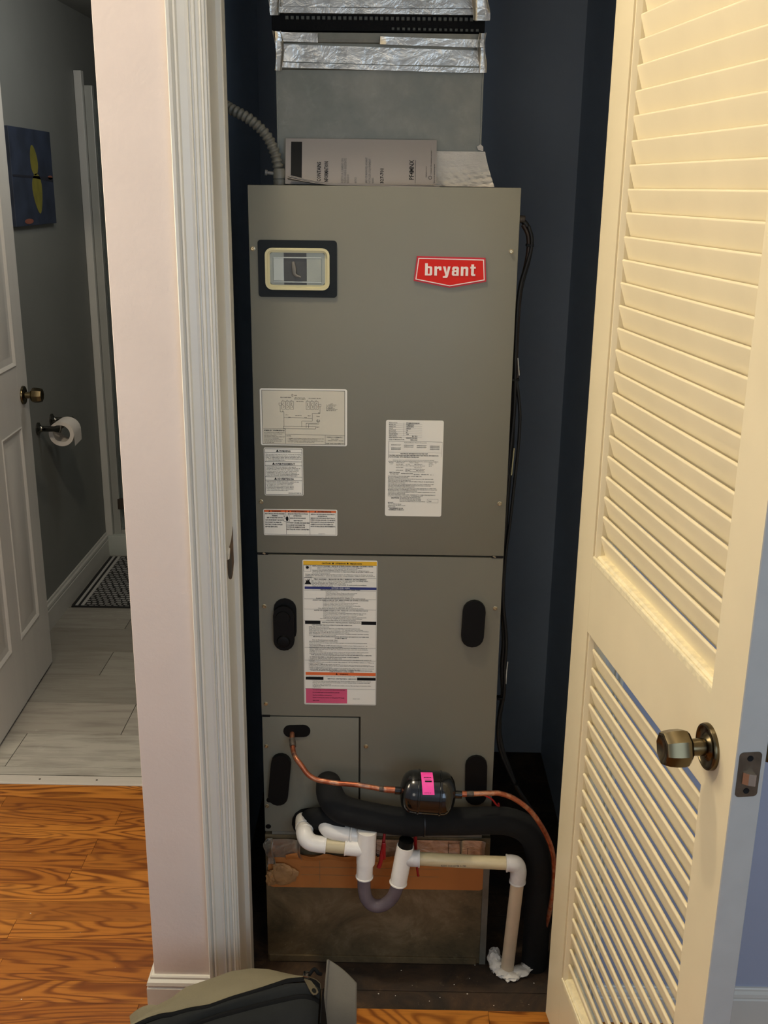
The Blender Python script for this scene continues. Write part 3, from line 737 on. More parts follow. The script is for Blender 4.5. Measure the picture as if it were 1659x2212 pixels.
pr((.0845, xh), (.0888, xh), (.0908, zb_+.0060), (.0925, xh), (.0966, xh), (.0930, zb_-.0010), (.0915, zb_-.0044), (.0848, zb_-.0044), (.0848, zb_-.0012), (.0878, zb_-.0008), (.0888, zb_+.0010))
L_ring(.0990, .1098, zb_, zb_+.0108, .0038); bar_(.1060, .1100, zb_, xh-.0022); pr((.0994, xh-.0070), (.0994, xh-.0025), (.1015, xh), (.1078, xh), (.1100, xh-.0024), (.1060, xh-.0042), (.1034, xh-.0042), (.1032, xh-.0070))
bar_(.1132, .1174, zb_, xh); bar_(.1208, .1250, zb_, xh-.0020); pr((.1174, xh-.0020), (.1192, xh), (.1230, xh), (.1250, xh-.0022), (.1208, xh-.0044), (.1190, xh-.0040), (.1174, xh-.0052))
bar_(.1297, .1340, zb_+.0020, as_-.0010); bar_(.1282, .1368, xh-.0036, xh); pr((.1297, zb_+.0022), (.1312, zb_), (.1366, zb_), (.1366, zb_+.0036), (.1340, zb_+.0038))
for v in lt.verts: v.co.x = .0545 + (v.co.x-.0560)*1.245; v.co.z = 1.6480 + (v.co.z-zb_)*.98 - .0003
obj('lettering', lt, 'badgewhite', bg)

# ---- paper labels.  Each has its own artboard: (ax, az) units read off a drawing of the label
class Label:
    def __init__(s, name, x0, x1, z0, z1, board, label, r=.004):
        s.x0, s.x1, s.z0, s.z1 = x0, x1, z0, z1; s.bd = board
        s.o = A(name, prism(nb(), rrect(x0, x1, z0, z1, r, 4), YU-.0006, YU+.0001, 'y'), 'paper', None, label)
        s.k = nb(); s.y = YU-.0010; s.sx = (x1-x0)/(board[2]-board[0]); s.sz = (z1-z0)/(board[3]-board[1])
    def X(s, a): return s.x0 + (a-s.bd[0])*s.sx
    def Z(s, a): return s.z1 - (a-s.bd[1])*s.sz
    def fill(s, m, a, c, d, e, name='colour_band', dy=.0008):
        b = nb(); rect(b, s.X(a), s.X(d), s.Z(e), s.Z(c), YU-dy); obj(name, b, m, s.o)
    def ln(s, a, c, d, e, w=4): line(s.k, s.X(a), s.Z(c), s.X(d), s.Z(e), w*s.sx, s.y)
    def fr(s, a, c, d, e, w=4): frame(s.k, s.X(a), s.X(d), s.Z(e), s.Z(c), w*s.sx, s.y)
    def t(s, txt, a, c, h, right=None, b=None, weight=.012, rot=0):
        """text with baseline at c, cap height h; right: stretch to end there"""
        letters(b if b is not None else s.k, txt, s.X(a), s.Z(c), h*s.sz, s.y, weight=weight, rot=rot, width=None if right is None else (right-a)*s.sx)
    def tri(s, cx, base, h, b=None):
        w_ = h*.62; X0 = s.X(cx)
        poly(b if b is not None else s.k, [(s.X(cx-w_), s.Z(base)), (s.X(cx+w_), s.Z(base)), (X0, s.Z(base-h))], s.y)
    def done(s, m='ink'): obj('lettering', s.k, m, s.o)

# schematic
S = Label('schematic_label', -.2812, -.1005, 1.2950, 1.4155, (45, 25, 1585, 1045), 'white wiring schematic label', .004)
S.fill('papershade', 80, 55, 1545, 1020, 'tinted_field', .0007)
S.fr(80, 55, 1545, 1020, 6); S.ln(95, 745, 490, 745); S.ln(490, 745, 490, 1010); S.ln(490, 840, 1540, 850); S.ln(1195, 850, 1195, 1015); S.ln(1195, 990, 1540, 990)
for x in (430, 505, 580, 862, 940, 1015):
    S.fr(x, 245, x+58, 390, 4); S.t('L1', x+12, 238, 16)
    S.ln(x+30, 270, x+16, 310, 5); S.ln(x+16, 310, x+42, 340, 5); S.ln(x+42, 340, x+24, 372, 4)
S.t('FIELD POWER WIRING', 405, 188, 16, 598); S.t('SEE RATING PLATE', 660, 192, 14, 840); S.t('FOR VOLTS & HERTZ', 650, 214, 14, 850); S.t('SEE NOTE #2', 690, 256, 14, 815); S.t('DISCONNECT PER NEC', 908, 200, 14, 1125)
S.fr(612, 120, 632, 160, 5); S.t('GND', 650, 150, 16)
for p in ((400, 320, 400, 440), (400, 440, 465, 440), (465, 440, 465, 700), (1105, 330, 1105, 462), (1105, 462, 968, 462), (968, 462, 968, 600), (968, 600, 780, 600), (780, 600, 780, 705),
          (1080, 600, 1080, 652), (1080, 652, 900, 652), (900, 652, 900, 720), (1060, 560, 1060, 636), (1060, 636, 858, 636), (858, 636, 858, 720), (465, 540, 965, 545)): S.ln(*p, 4)
S.fr(455, 695, 1025, 740, 5); S.fr(380, 280, 425, 320, 3); S.fr(1085, 295, 1125, 340, 3); S.fr(1045, 575, 1100, 605, 4)
S.t('HTR 1', 492, 498, 14); S.t('FAN MOTOR', 665, 508, 14, 778); S.t('RELAY', 888, 510, 14, 942); S.t('BLK', 432, 432, 14); S.t('RED', 1070, 455, 14); S.t('TRAN', 1040, 520, 16); S.t('PCB', 830, 545, 16); S.t('BRN', 545, 540, 14); S.t('TB24 V', 1035, 712, 16, 1092)
for i, r_ in enumerate(('LEGEND', 'C  CONTACTOR', 'CAP CAPACITOR', 'F  FUSE', 'TB TERM BLOCK', 'SR SEQUENCER RELAY', 'FM FAN MOTOR')): S.t(r_, 1215 if i else 1290, 290+i*20, 12, (1340, 1395, 1375, 1330, 1365, 1420, 1385)[i])
S.t('FIELD WIRING', 110, 785, 20, 468, weight=.03)
for i in range(8): S.t(('NOT SUITABLE FOR USE ON SYSTEMS EXCEEDING', '150V TO GROUND', 'SYMBOLS ARE ELECTRICAL REPRESENTATION', 'FOR USE WITH COPPER SUPPLY WIRES ONLY', 'SUPPLY WIRES', 'IF ANY OF THE ORIGINAL WIRE AS', 'SUPPLIED MUST BE REPLACED', 'USE THE SAME WIRE')[i], 105, 820+i*25, 11, (470, 425, 325, 475, 365, 435, 420, 280)[i])
S.t('NOTES:', 505, 878, 18)
for i in range(4): S.t(('1. THERMALLY PROTECTED MOTOR SEE ACCESSORY INSTRUCTIONS AND WIRE', '2. SYMBOLS ARE ELECTRICAL REPRESENTATION ONLY FOR FIELD', '3. CONNECT ONLY CLASS 2 WIRING WITH A SEPARATE SUPPLY AND', '4. DO NOT USE THIS DRAWING FOR INSTALLATION'), 525, 920+i*20, 12, (1170, 1060, 1165, 1000)[i]) if 0 else S.t(('1. THERMALLY PROTECTED MOTOR SEE ACCESSORY INSTRUCTIONS AND WIRE', '2. SYMBOLS ARE ELECTRICAL REPRESENTATION ONLY FOR FIELD', '3. CONNECT ONLY CLASS 2 WIRING WITH A SEPARATE SUPPLY AND', '4. DO NOT USE THIS DRAWING FOR INSTALLATION')[i], 525, 922+i*21, 12, (1170, 1060, 1165, 1000)[i])
S.t('WIRING SCHEMATIC', 1220, 892, 18, 1505); S.t('FAN COIL', 1300, 925, 16, 1430); S.t('208/230 VOLT 1 PHASE', 1240, 952, 13, 1520); S.t('338 776 102 REV 01', 1210, 1008, 14, 1520)
S.done('ink')

# warning label (left, upright)
Wl = Label('warning_label', -.2757, -.1932, 1.1855, 1.2898, (148, 100, 1505, 1775), 'white warning label in three languages', .003)
Wl.fr(180, 135, 1470, 1745, 14)
for z in (265, 580, 715, 1115, 1235): Wl.ln(180, z, 1470, z, 12)
for (txt, x0, x1, z) in (('WARNING', 680, 1075, 238), ('AVERTISSEMENT', 540, 1230, 690), ('ADVERTENCIA', 600, 1185, 1215)):
    Wl.t(txt, x0, z, 60, x1, weight=.03); Wl.tri(x0-60, z, 82)
P1 = ('This product can expose you to chemicals including', 'lead and lead components which are known to the', 'State of California to cause cancer and birth defects', 'or other reproductive harm. For more information go', 'to www.P65Warnings.ca.gov.')
for i, (s_, e) in enumerate(zip(P1, (1440, 1410, 1440, 1440, 900))): Wl.t(s_, 210, 345+i*50, 30, e, weight=.02)
P2 = ('Ce produit peut vous exposer a des agents', 'chimiques, y compris le plomb et les composes de', 'plomb, identifies par l\'Etat de Californie comme', 'pouvant causer le cancer et des malformations', 'congenitales ou autres troubles de l\'appareil', 'reproducteur. Pour de plus amples informations,', 'priere de consulter www.P65Warnings.ca.gov.')
for i, (s_, e) in enumerate(zip(P2, (1250, 1410, 1350, 1340, 1280, 1370, 1310))): Wl.t(s_, 222, 780+i*50, 30, e, weight=.02)
P3 = ('Este producto puede exponerle a quimicos que', 'incluyen plomo y componentes de plomo,', 'los cuales son conocidos en el Estado', 'de California como causantes de cancer', 'y defectos de nacimiento u otros danos', 'reproductivos. Para mayor informacion', 'visite www.P65Warnings.ca.gov.')
for i, (s_, e) in enumerate(zip(P3, (1350, 1170, 1130, 1175, 1170, 1150, 990))): Wl.t(s_, 225, 1300+i*50, 30, e, weight=.02)
Wl.t('342624-207 REV. B', 975, 1700, 32, 1425, weight=.02)
Wl.done()

# orange banner label
O = Label('shock_label', -.2796, -.1213, 1.0963, 1.1552, (80, 40, 1605, 590), 'white electric shock label with an orange banner', .003)
O.fill('orange', 95, 62, 1580, 104)
O.fr(98, 60, 1578, 570, 5); O.ln(545, 104, 550, 570, 5); O.ln(1035, 104, 1040, 570, 5); O.ln(545, 62, 545, 104, 8); O.ln(1035, 62, 1035, 104, 8)
for (txt, x0, x1) in (('WARNING', 255, 445), ('AVERTISSEMENT', 655, 990), ('ADVERTENCIA', 1200, 1485)):
    O.t(txt, x0, 98, 26, x1, weight=.03); O.tri(x0-50, 98, 32)
C1 = (('ELECTRICAL SHOCK HAZARD', 115, 520, 148), ('WARNING', 255, 375, 190), ('RISK OF ELECTRIC SHOCK', 150, 480, 232), ('CAN CAUSE INJURY OR DEATH:', 115, 500, 282), ('DISCONNECT ALL REMOTE', 115, 445, 330), ('ELECTRIC POWER SUPPLIES', 115, 470, 375), ('BEFORE SERVICING.', 115, 370, 422),
      ('RISQUE D\'ELECTROCUTION', 585, 995, 148), ('ATTENTION', 700, 865, 190), ('RISQUE DE DECHARGE', 630, 950, 238), ('ELECTRIQUE', 705, 885, 288), ('POUVANT CAUSER DES BLESSURES', 560, 1030, 336), ('OU LA MORT: DECONNECTER', 558, 935, 384), ('TOUTES LES ALIMENTATIONS', 558, 938, 428), ('ELECTRIQUES AVANT L\'ENTRETIEN.', 558, 1025, 474),
      ('RIESGO DE DESCARGA ELECTRICA', 1060, 1550, 150), ('ADVERTENCIA', 1200, 1400, 192), ('RIESGO DE DESCARGA ELECTRICA', 1055, 1555, 232), ('PUEDE CAUSAR LESIONES O LA MUERTE:', 1052, 1562, 272), ('DESCONECTE TODAS LAS FUENTES DE', 1052, 1540, 316), ('ALIMENTACION ELECTRICA REMOTAS', 1052, 1520, 360), ('ANTES DE REALIZAR EL MANTENIMIENTO.', 1052, 1568, 404))
for s_, a, e, z in C1: O.t(s_, a, z, 25, e, weight=.03)
O.t('342624-201', 1210, 552, 12, 1345)
O.fill('paper', 502, 165, 618, 295, 'pictogram_field', .0011)
O.y = YU-.0014; O.fr(502, 165, 618, 295, 4)
poly(O.k, [(O.X(550+28*math.cos(t/12*2*PI)+20), O.Z(238+52*math.sin(t/12*2*PI))) for t in range(12)], O.y)
O.ln(505, 180, 532, 205, 10); O.ln(532, 205, 520, 232, 8); O.ln(520, 232, 548, 240, 8)
O.done()

# nameplate
N = Label('rating_label', -.0195, .1008, 1.1435, 1.3526, (75, 80, 1585, 2555), 'tall white rating label', .004)
rows = ('PRODUCT NO.', 'MODEL NO.', 'SERIAL NO.', 'VOLTS', 'MOTOR HP', 'MOTOR FLA', 'PHASE/HERTZ', 'TEST STATIC', 'REFRIGERANT TYPE', 'DATE OF MANUFACTURE')
vals = ('PF4MNX036L00', 'PF4MNA036', '1524F18796', '208/230', '1/2', '4.1', '1/60', 'IN. WC', 'DESIGN PSIG 450', 'MAR 2024')
for i in range(10):
    z = 160+i*47
    N.t(rows[i], 155, z, 24, (378, 335, 338, 262, 332, 345, 380, 360, 485, 560)[i], weight=.02)
    N.t(vals[i], (605, 605, 600, 600, 605, 600, 605, 760, 605, 722)[i], z+6, 26, (950, 805, 795, 728, 648, 648, 668, 900, 900, 900)[i], weight=.03)
    if i < 8: N.ln(155, z+12, 600, z+18, 3); N.ln(600, z+20, 1020, z+26, 3)
N.ln(545, 140, 545, 480, 4)
N.ln(155, 610, 1560, 622, 6); N.ln(155, 610, 145, 1050, 5); N.ln(155, 890, 1540, 902, 3); N.ln(1560, 622, 1550, 1000, 3)
N.t('Optional Electric Heater Accessories', 555, 655, 20, 1150)
for a, z in ((220, 718), (220, 798), (220, 834), (553, 724), (553, 766), (890, 732), (890, 776), (1240, 738), (1240, 778), (1240, 820)): N.t('KFFEH0501N05*', a, z, 22, a+255, weight=.02)
N.t('ELECTRICAL INFORMATION FOR THIS UNIT', 470, 940, 24, 1185, weight=.03); N.t('FOR FIELD INSTALLED ELECTRIC HEATERS APPLY ELECTRICAL INFORMATION', 165, 985, 24, 1465, weight=.03); N.t('PLATE SUPPLIED WITH HEATER IN THIS BLOCK', 165, 1026, 24, 950, weight=.03)
N.t('INSTALLER: APPLY THIS ELECTRICAL RATING PLATE WITH ACCESSORY HEATERS', 265, 1102, 16, 1355); N.t('RATING PLATE. SEE FIELD ACCESSORY HEATER INSTRUCTION FOR CLEARANCE REQUIREMENTS', 150, 1136, 17, 1465)
for s_, a, z, e in (('MODEL', 170, 1170, 285), ('5 KW', 190, 1205, 268), ('SUPPLY CIRCUIT', 350, 1168, 575), ('VOLTS', 715, 1168, 815), ('208/240', 840, 1168, 945), ('PHASE', 1218, 1168, 1315), ('1', 1380, 1168, 1392),
                    ('HEATER AMPS', 350, 1210, 545), ('21.7/25', 610, 1210, 720), ('MIN CAPACITY', 840, 1210, 1045), ('26.4 A', 1218, 1212, 1340), ('SUPPLY CIRCUIT', 350, 1248, 580), ('MAX OVERCURRENT PROTECTION', 605, 1248, 1115), ('30 A', 1218, 1250, 1295),
                    ('HEATER AMPS', 350, 1292, 545), ('MIN CAPACITY', 840, 1292, 1040), ('MAX OVERCURRENT PROTECTION', 605, 1332, 1115), ('SUPPLY CIRCUIT', 350, 1366, 545), ('MAX AMPS', 605, 1366, 730), ('MIN CAPACITY', 890, 1366, 1090), ('MAX OVERCURRENT PROTECTION', 605, 1402, 1110)): N.t(s_, a, z, 18, e)
N.t('HEAT PACKAGE', 178, 1424, 24, 450, weight=.02); N.t('IN THIS UNIT', 205, 1465, 24, 425, weight=.02); N.t('KFFEH0501N05', 490, 1452, 24, 805, weight=.03); N.t('MATERIAL', 825, 1468, 18, 985); N.t('342624-102', 1015, 1468, 22, 1222, weight=.02); N.t('REV. C', 1255, 1474, 16, 1350)
body = ('FOR USE WITH OUTDOOR UNIT, MAX. OUTLET TEMP. 200F', 'MOTOR IS THERMALLY PROTECTED', 'SEE INSTALLATION INSTRUCTIONS FOR PROPER INSTALLATION AND SERVICING AND', 'APPROVED ACCESSORY KIT INFORMATION', 'WIRE: SUITABLE TO 75C MIN IF SUPPLY CIRCUIT WIRE IS OVER 60C OR ABOVE SERVICE',
        'USE COPPER CONDUCTORS ONLY', 'USE THIS MODEL ONLY WHERE INSTALLED AS PART OF A SPLIT SYSTEM HEAT PUMP', 'USE ONLY APPROVED ELECTRIC HEATERS SHOWN IN OPTIONAL ACCESSORIES', 'SUITABLE FOR MOBILE HOME INSTALLATION',
        'FOR UNITS WITH 20 KW HEAT OR LESS WITH A 60 F RISE: CLEARANCE TO COMBUSTIBLE', 'MATERIAL IS TO BE 0" TO PLENUM AND 1" FOR FIRST 36" OF PLENUM AND DUCT FROM UNIT',
        'ENTIRE PLENUM AND DUCT FOR REMAINING SECTION', 'CLEARANCE TO COMBUSTIBLE MATERIAL IS TO BE 0" TO CABINET, PLENUM AND DUCT FOR', 'UNITS WITH NO HEAT PACKAGE', 'FOR UNITS WITH HEAT OVER 20 KW: CLEARANCE TO COMBUSTIBLE MATERIAL IS', 'TO BE 0" TO CABINET AND 1" FOR FIRST 36" OF PLENUM AND DUCT')
ends = (1035, 680, 1350, 745, 1370, 605, 1360, 1285, 850, 1430, 1455, 920, 1410, 605, 1410, 1080)
for i, (s_, e) in enumerate(zip(body, ends)): N.t(s_, 145, 1520+i*34.5, 19, e, weight=.02)
N.t('CAUTION', 228, 2092, 36, 445, weight=.04)
for i, (s_, e) in enumerate(zip(('DISCONNECT BEFORE SERVICING UNIT', 'DE TRAVAILLER SUR CET APPAREIL', 'EN CAS DE SURCHAUFFE OU SI LE', 'THIS UNIT IS EQUIPPED WITH AN OPTIONAL DEVICE'), (1015, 1030, 1025, 1140))): N.t(s_, 465, 2070+i*36, 20, e, weight=.02)
N.fr(1200, 2095, 1490, 2190, 4); N.t('TXV', 1225, 2168, 30, 1315, weight=.02)
for i, (s_, e) in enumerate((('BRYANT', 295), ('7310 W. Morris Street', 505), ('Indianapolis, IN 46231 U.S.A.', 620), ('46231-1985', 350))): N.t(s_, 150, 2210+i*38, 22, e, weight=.02)
N.t('TRADEMARKED IN USA', 190, 2362, 26, 560, weight=.03); N.t('ASSEMBLED IN MEXICO', 172, 2402, 26, 590, weight=.03)
N.done()

# caution label with yellow banner
Cn = Label('caution_label', -.1972, -.0345, .6930, 1.0411, (62, 40, 1590, 3320), 'tall white caution label with a yellow banner', .003)
FX = lambda a, z: a
Cn.fill('yellow', 78, 62, 1578, 150); Cn.fill('blue', 100, 625, 1578, 680); Cn.fill('orange', 100, 2560, 1578, 2630)
Cn.fill('pink', 100, 2945, 975, 3285); Cn.fill('ink', 100, 1385, 420, 1460, 'black_bar'); Cn.fill('ink', 1270, 1385, 1578, 1460, 'black_bar'); Cn.fill('ink', 100, 2672, 475, 2738, 'black_bar'); Cn.fill('ink', 1185, 2672, 1578, 2738, 'black_bar')
Cn.fr(78, 150, 1578, 3300, 4)
for z in (425, 705, 895, 1125, 1385, 1990, 2285, 2945): Cn.ln(85, z, 1570, z, 4)
Cn.t('CAUTION', 455, 128, 32, 635, weight=.03); Cn.tri(685, 126, 42); Cn.t('ATTENTION', 735, 128, 32, 945, weight=.03); Cn.tri(985, 126, 42); Cn.t('PRECAUCION', 1035, 128, 32, 1270, weight=.03)
Cn.t('EXPLOSION HAZARD / RISQUE D\'EXPLOSION / PELIGRO DE EXPLOSION', 265, 182, 24, 1500, weight=.03)
def para(lines, x, z0, dz, h=18, weight=.015):
    for i, (s_, e) in enumerate(lines): Cn.t(s_, x[i] if isinstance(x, (list, tuple)) else x, z0+i*dz, h, e, weight=weight)
para((('System under pressure. Relieve all pressure and recover refrigerant', 1285), ('before system repairs or final disposal. Use all service ports.', 1185), ('Systeme sous pression. Relacher toute la pression et recuperer le refrigerant avant', 1425), ('d\'entreprendre les travaux d\'entretien ou disposition finale du produit. Utiliser tous', 1505), ('les ports de maintenance.', 625)), (365, 365, 262, 262, 262), 212, 30, 20)
para((('Sistema bajo presion. Libere toda la presion y recupere el refrigerante antes de efectuar tareas de', 1500), ('reparacion del sistema o antes de desmontar componentes. Utilice todos los puertos', 1540), ('de servicio.', 268)), 115, 362, 30, 20)
Cn.t('FIRE HAZARD / RISQUE DE FEU / RIESGO DE INCENDIO', 292, 470, 26, 1370, weight=.03)
para((('Do not use torch to remove components. Oil may catch fire. Use tubing cutter.', 1405), ('Ne pas utiliser une torche pour retirer les composants.', 1075), ('Huile peut prendre feu. Utiliser une coupe-tube.', 950), ('No use el soplete para quitar los componentes. El aceite puede incendiarse.', 1375), ('Utilice el cortador de tuberias.', 690)), 252, 502, 29, 20)
b2 = nb(); Cn.t('NOTICE / AVIS / AVISO', 655, 662, 26, 1030, b=b2, weight=.03); obj('white_lettering', b2, 'inkwhite', Cn.o)
Cn.t('BEFORE REPLACING TXV COMPLETE THESE STEPS', 428, 700, 22, 1240, weight=.02)
para((('Verify airflow is correct', 780), ('Check Subcooling or System Charge to verify correct charge', 1180), ('Confirm TXV bulb is properly attached and insulated', 1120), ('Verify system is free of contaminants and moisture', 1105), ('Be sure expansion and equalizer lines are clear', 1095)), 530, 738, 30, 16)
Cn.t('Detailed Troubleshooting Instructions are available in the service manual', 335, 888, 20, 1340, weight=.02)
Cn.t('AVANT DE REMPLACER LE TXV, BIEN SUIVRE LES ETAPES SUIVANTES', 262, 932, 22, 1415, weight=.02)
para((('Verifiez si le debit d\'air est correct', 925), ('Verifiez la charge ou le sous-refroidissement du systeme', 1195), ('Verifiez si le bulbe TXV est bien attache et isole', 1110), ('Verifiez que le systeme est libre de contaminants et d\'humidite', 1250), ('Assurez-vous que l\'egaliseur est libre', 1085)), 472, 960, 30, 16)
Cn.t('Une charte de detection est disponible dans le manuel de service', 375, 1110, 20, 1310, weight=.02)
Cn.t('ANTES DE REEMPLAZAR LA VET, REALICE LOS SIGUIENTES PASOS', 290, 1160, 22, 1405, weight=.02)
para((('Verifique que el flujo de aire sea correcto', 940), ('Revise el subenfriamiento o la carga del sistema para verificar la carga correcta', 1365), ('Confirme que el bulbo de la VET este conectado y aislado', 1305), ('Verifique que el sistema no tenga contaminantes ni humedad', 1170), ('Asegurese de que las lineas de expansion y del ecualizador esten despejadas', 1375)), 478, 1188, 30, 16)
Cn.t('Las instrucciones detalladas para la solucion de problemas', 415, 1340, 19, 1280, weight=.02); Cn.t('estan disponibles en el manual de servicio', 540, 1372, 19, 1155, weight=.02)
Cn.t('INSTALLATION / INSTALLATION / INSTALACION', 455, 1432, 24, 1250, weight=.02)
Cn.t('UNIT REQUIRES THE FOLLOWING FOR PROPER OPERATION', 240, 1490, 22, 1075, weight=.025)
K = 1455-95
para((('LEVEL UNIT side to side, front to back.', 600), ('EXTERNAL STATIC and electrical data from 115 rating plate or unit with accessories met', 1240), ('TRAP condensate line as close to unit as possible. Use 1 1/2" deep trap and 1" per 10 ft drop', 1300), ('SELECT MOTOR SPEED TAP properly per installation instructions and service data. See instructions', 1420), ('with cfm per ton, or 350 cfm per ton minimum unit airflow', 1020), ('SEAL OPENINGS at top and all around tubing entrances. Use gasket material. Seal drain opening', 1420), ('holes properly. Use high-output electrical plugs', 740)), 180, 1530, 31, 17)
Cn.t('SEE INSTALLATION INSTRUCTIONS FOR ADDITIONAL INFORMATION ON THESE AND', 262, 1752, 21, 1430, weight=.025); Cn.t('OTHER SUBJECTS', 715, 1785, 21, 970, weight=.025)
Cn.t('Pour un fonctionnement normal, il faut:', 250, 1828, 20, 775, weight=.02)
para((('METTRE DE NIVEAU L\'UNITE de cote et transversalement.', 780), ('Verifier que les conduites de drainage soient raccordees au purgeur avec raccord de PVC profond pour assurer', 1395), ('pression de conduite.', 430), ('Une conduite de drainage au CLAPET doit etre le plus pres possible de l\'unite. Utiliser purgeurs de 1 1/2', 1395), ('pouces profond et pente de 1" par 10 pieds de conduite.', 875), ('SELECTIONNER LA BONNE VITESSE DE MOTEUR selon les instructions d\'installation et les donnees de', 1395), ('service. Debit d\'air par tonne ou 350 pcm minimum pour cette unite et le mode choisi de', 1405), ('chauffage de secours.', 455), ('SCELLER LES OUVERTURES au haut de l\'unite et autour des entrees de tubes. Utiliser joints prevus', 1420), ('pour sceller les trous de sortie de drainage et entrees electriques. Sceller les bases et les trous.', 1290)), 185, 1862, 30, 17)
Cn.t('VOIR LES INSTRUCTIONS D\'INSTALLATION POUR TOUTES LES INFORMATIONS COMPLETES', 215, 2170, 20, 1490, weight=.025)
Cn.t('LA UNIDAD REQUIERE LO SIGUIENTE PARA FUNCIONAR CORRECTAMENTE', 185, 2218, 20, 1220, weight=.025)
para((('1. NIVELE LA UNIDAD de lado a lado, de frente a atras.', 860), ('2. Instale las tuberias de drenaje primarias y secundarias y use la conexion de PVC y cinta selladora en las conexiones de', 1480), ('condensado.', 295), ('3. INSTALE TRAMPAS lo mas cerca posible de la unidad. Utilice trampas de 1 1/2" de profundidad e inclinacion de 1". Minimo de', 1535), ('pendiente 1" por cada 10 pies.', 465), ('4. SELECCIONE LA TOMA DE VELOCIDAD DEL MOTOR correctamente segun las instrucciones de instalacion y la', 1450), ('documentacion de servicio de la unidad. 350 pies cubicos por minuto minimo por tonelada y 50 Hz de esta unidad segun el manual', 1535), ('tonelada nominal con calefaccion electrica.', 655), ('5. SELLE LAS ABERTURAS en la parte superior y alrededor de las entradas de tubos. Utilice material de aislamiento suministrado', 1545), ('y para sellar las entradas de drenaje y conexion de tapas de calor.', 1265)), 168, 2250, 28, 17)
Cn.t('CONSULTE LAS INSTRUCCIONES DE INSTALACION PARA OBTENER INFORMACION ADICIONAL', 205, 2525, 19, 1510, weight=.025); Cn.t('ACERCA DE ESTOS Y OTROS TEMAS', 605, 2552, 19, 1115, weight=.025)
Cn.tri(755, 2612, 38); Cn.t('WARNING', 820, 2612, 26, 1000, weight=.03)
Cn.t('For supplementary heater refer to label on the side of cabinet for approved air outlet, or authorized service information', 105, 2658, 15, 1570)
Cn.t('SERVICE / ENTRETIEN / SERVICIO', 560, 2722, 26, 1175, weight=.02)
para((('Verify that the drains are properly trapped and open. Check coil and filter and keep clean at the service intervals.', 1480), ('S\'assurer que les drains soient proprement installes et ouverts. Nettoyer filtres et serpentin a intervalles', 1460), ('reguliers par l\'entretien.', 640), ('Las tuberias de desague deben estar correctamente instaladas y abiertas. Mantenga limpios el serpentin y el filtro', 1480), ('regularmente.', 425)), 245, 2775, 34, 18)
para((('Use only field approved accessories for this product in this listed', 930), ('Do not install heater accessories listed in parts list', 810), ('See the installation instructions.', 655), ('Listed accessory kits shown on rating plate PF4 family', 915), ('approved.', 385)), 245, 2980, 62, 20, .025)
Cn.t('342624-101 REV.', 1095, 3180, 14, 1250)
# pictograms
Cn.fr(88, 158, 232, 290, 4)
cx, cz = 162, 205
poly(Cn.k, [(Cn.X(cx + (48 if t % 2 else 26)*math.cos(t/16*2*PI)), Cn.Z(cz + (46 if t % 2 else 24)*math.sin(t/16*2*PI))) for t in range(16)], Cn.y)
Cn.fr(92, 428, 236, 572, 4)
poly(Cn.k, [(Cn.X(a), Cn.Z(c)) for a, c in ((108, 560), (128, 520), (122, 460), (150, 500), (165, 448), (172, 490), (205, 445), (200, 505), (228, 550), (230, 568), (108, 568))], Cn.y)
Cn.done()
COL.objects.unlink(_fo)

exec_after = True
# ================================================================== SUPPLY PLENUM ABOVE
YD = .24
sp = thing('supply_plenum', (-.04, .45, 1.8162), 'galvanised sheet metal supply plenum rising from the air handler', 'duct')
obj('plenum_body', box(nb(), -.2410, .1605, YD, .66, 1.8164, 2.050), 'galv', sp)
for x in (-.2410, .1605): obj('corner_seam', box(nb(), x-.0016, x+.0016, YD-.0016, YD+.01, 1.8164, 2.046, bev=.0005), 'galv', sp)
def foilsheet(name, x0, x1, z0, z1, y, amp=.0015, tilt=0, m='foil', nx=60, nz=10, seed=1, thick=.0006, zw=0):
    rnd = random.Random(seed); ph = [(rnd.uniform(15, 110), rnd.uniform(-90, 90), rnd.uniform(0, 6.28), rnd.uniform(.2, 1)) for _ in range(9)]
    def f(u, v):
        x = x0 + (x1-x0)*u; z = z0 + (z1-z0)*v + tilt*(u-.5)
        e = min(u, 1-u); wgt = .25 + 1.6*math.exp(-e*14)
        h = sum(a*math.sin(kx*x + kz*z + p) for kx, kz, p, a in ph)/3
        h = abs(h)**.8 * (1 if h > 0 else -1)
        return (x + h*amp*.5*wgt, y - abs(amp)*1.2*wgt + h*amp*wgt, z + zw*math.sin(9*u+seed)*.5)
    return obj(name, grid(nb(), f, nx, nz, thick), m, sp if y < .3 and z0 > 1 else rp, 30)
# lower crimped collar of the duct
obj('collar', prism(nb(), [(YD-.001, 2.031), (YD-.006, 2.033), (YD-.007, 2.040), (YD-.003, 2.0415), (YD-.003, 2.0785), (YD-.008, 2.080), (YD-.010, 2.086), (YD-.008, 2.097), (YD+.02, 2.100), (.66, 2.100), (.66, 2.031)], -.2415, .1605, 'x'), 'galv', sp)
rp = None
foilsheet('foil_tape', -.232, .1585, 2.031, 2.040, YD-.0065, .0008, -.007, seed=3, nz=5)
foilsheet('foil_tape', -.228, .158, 2.0415, 2.0720, YD-.0035, .0010, -.008, seed=4)
foilsheet('foil_tape', -.2405, -.16, 2.0795, 2.096, YD-.0105, .0016, -.002, seed=5, nx=24)
foilsheet('foil_tape', -.04, .159, 2.0745, 2.0885, YD-.0105, .0022, -.004, seed=6, nx=40)
for sx_, x0, x1 in ((0, -.2440, -.2290), (1, .150, .1640)):
    foilsheet('foil_wrap', x0, x1, 2.028, 2.098, YD-.009, .0045, 0, seed=20+sx_, nx=14, nz=26)
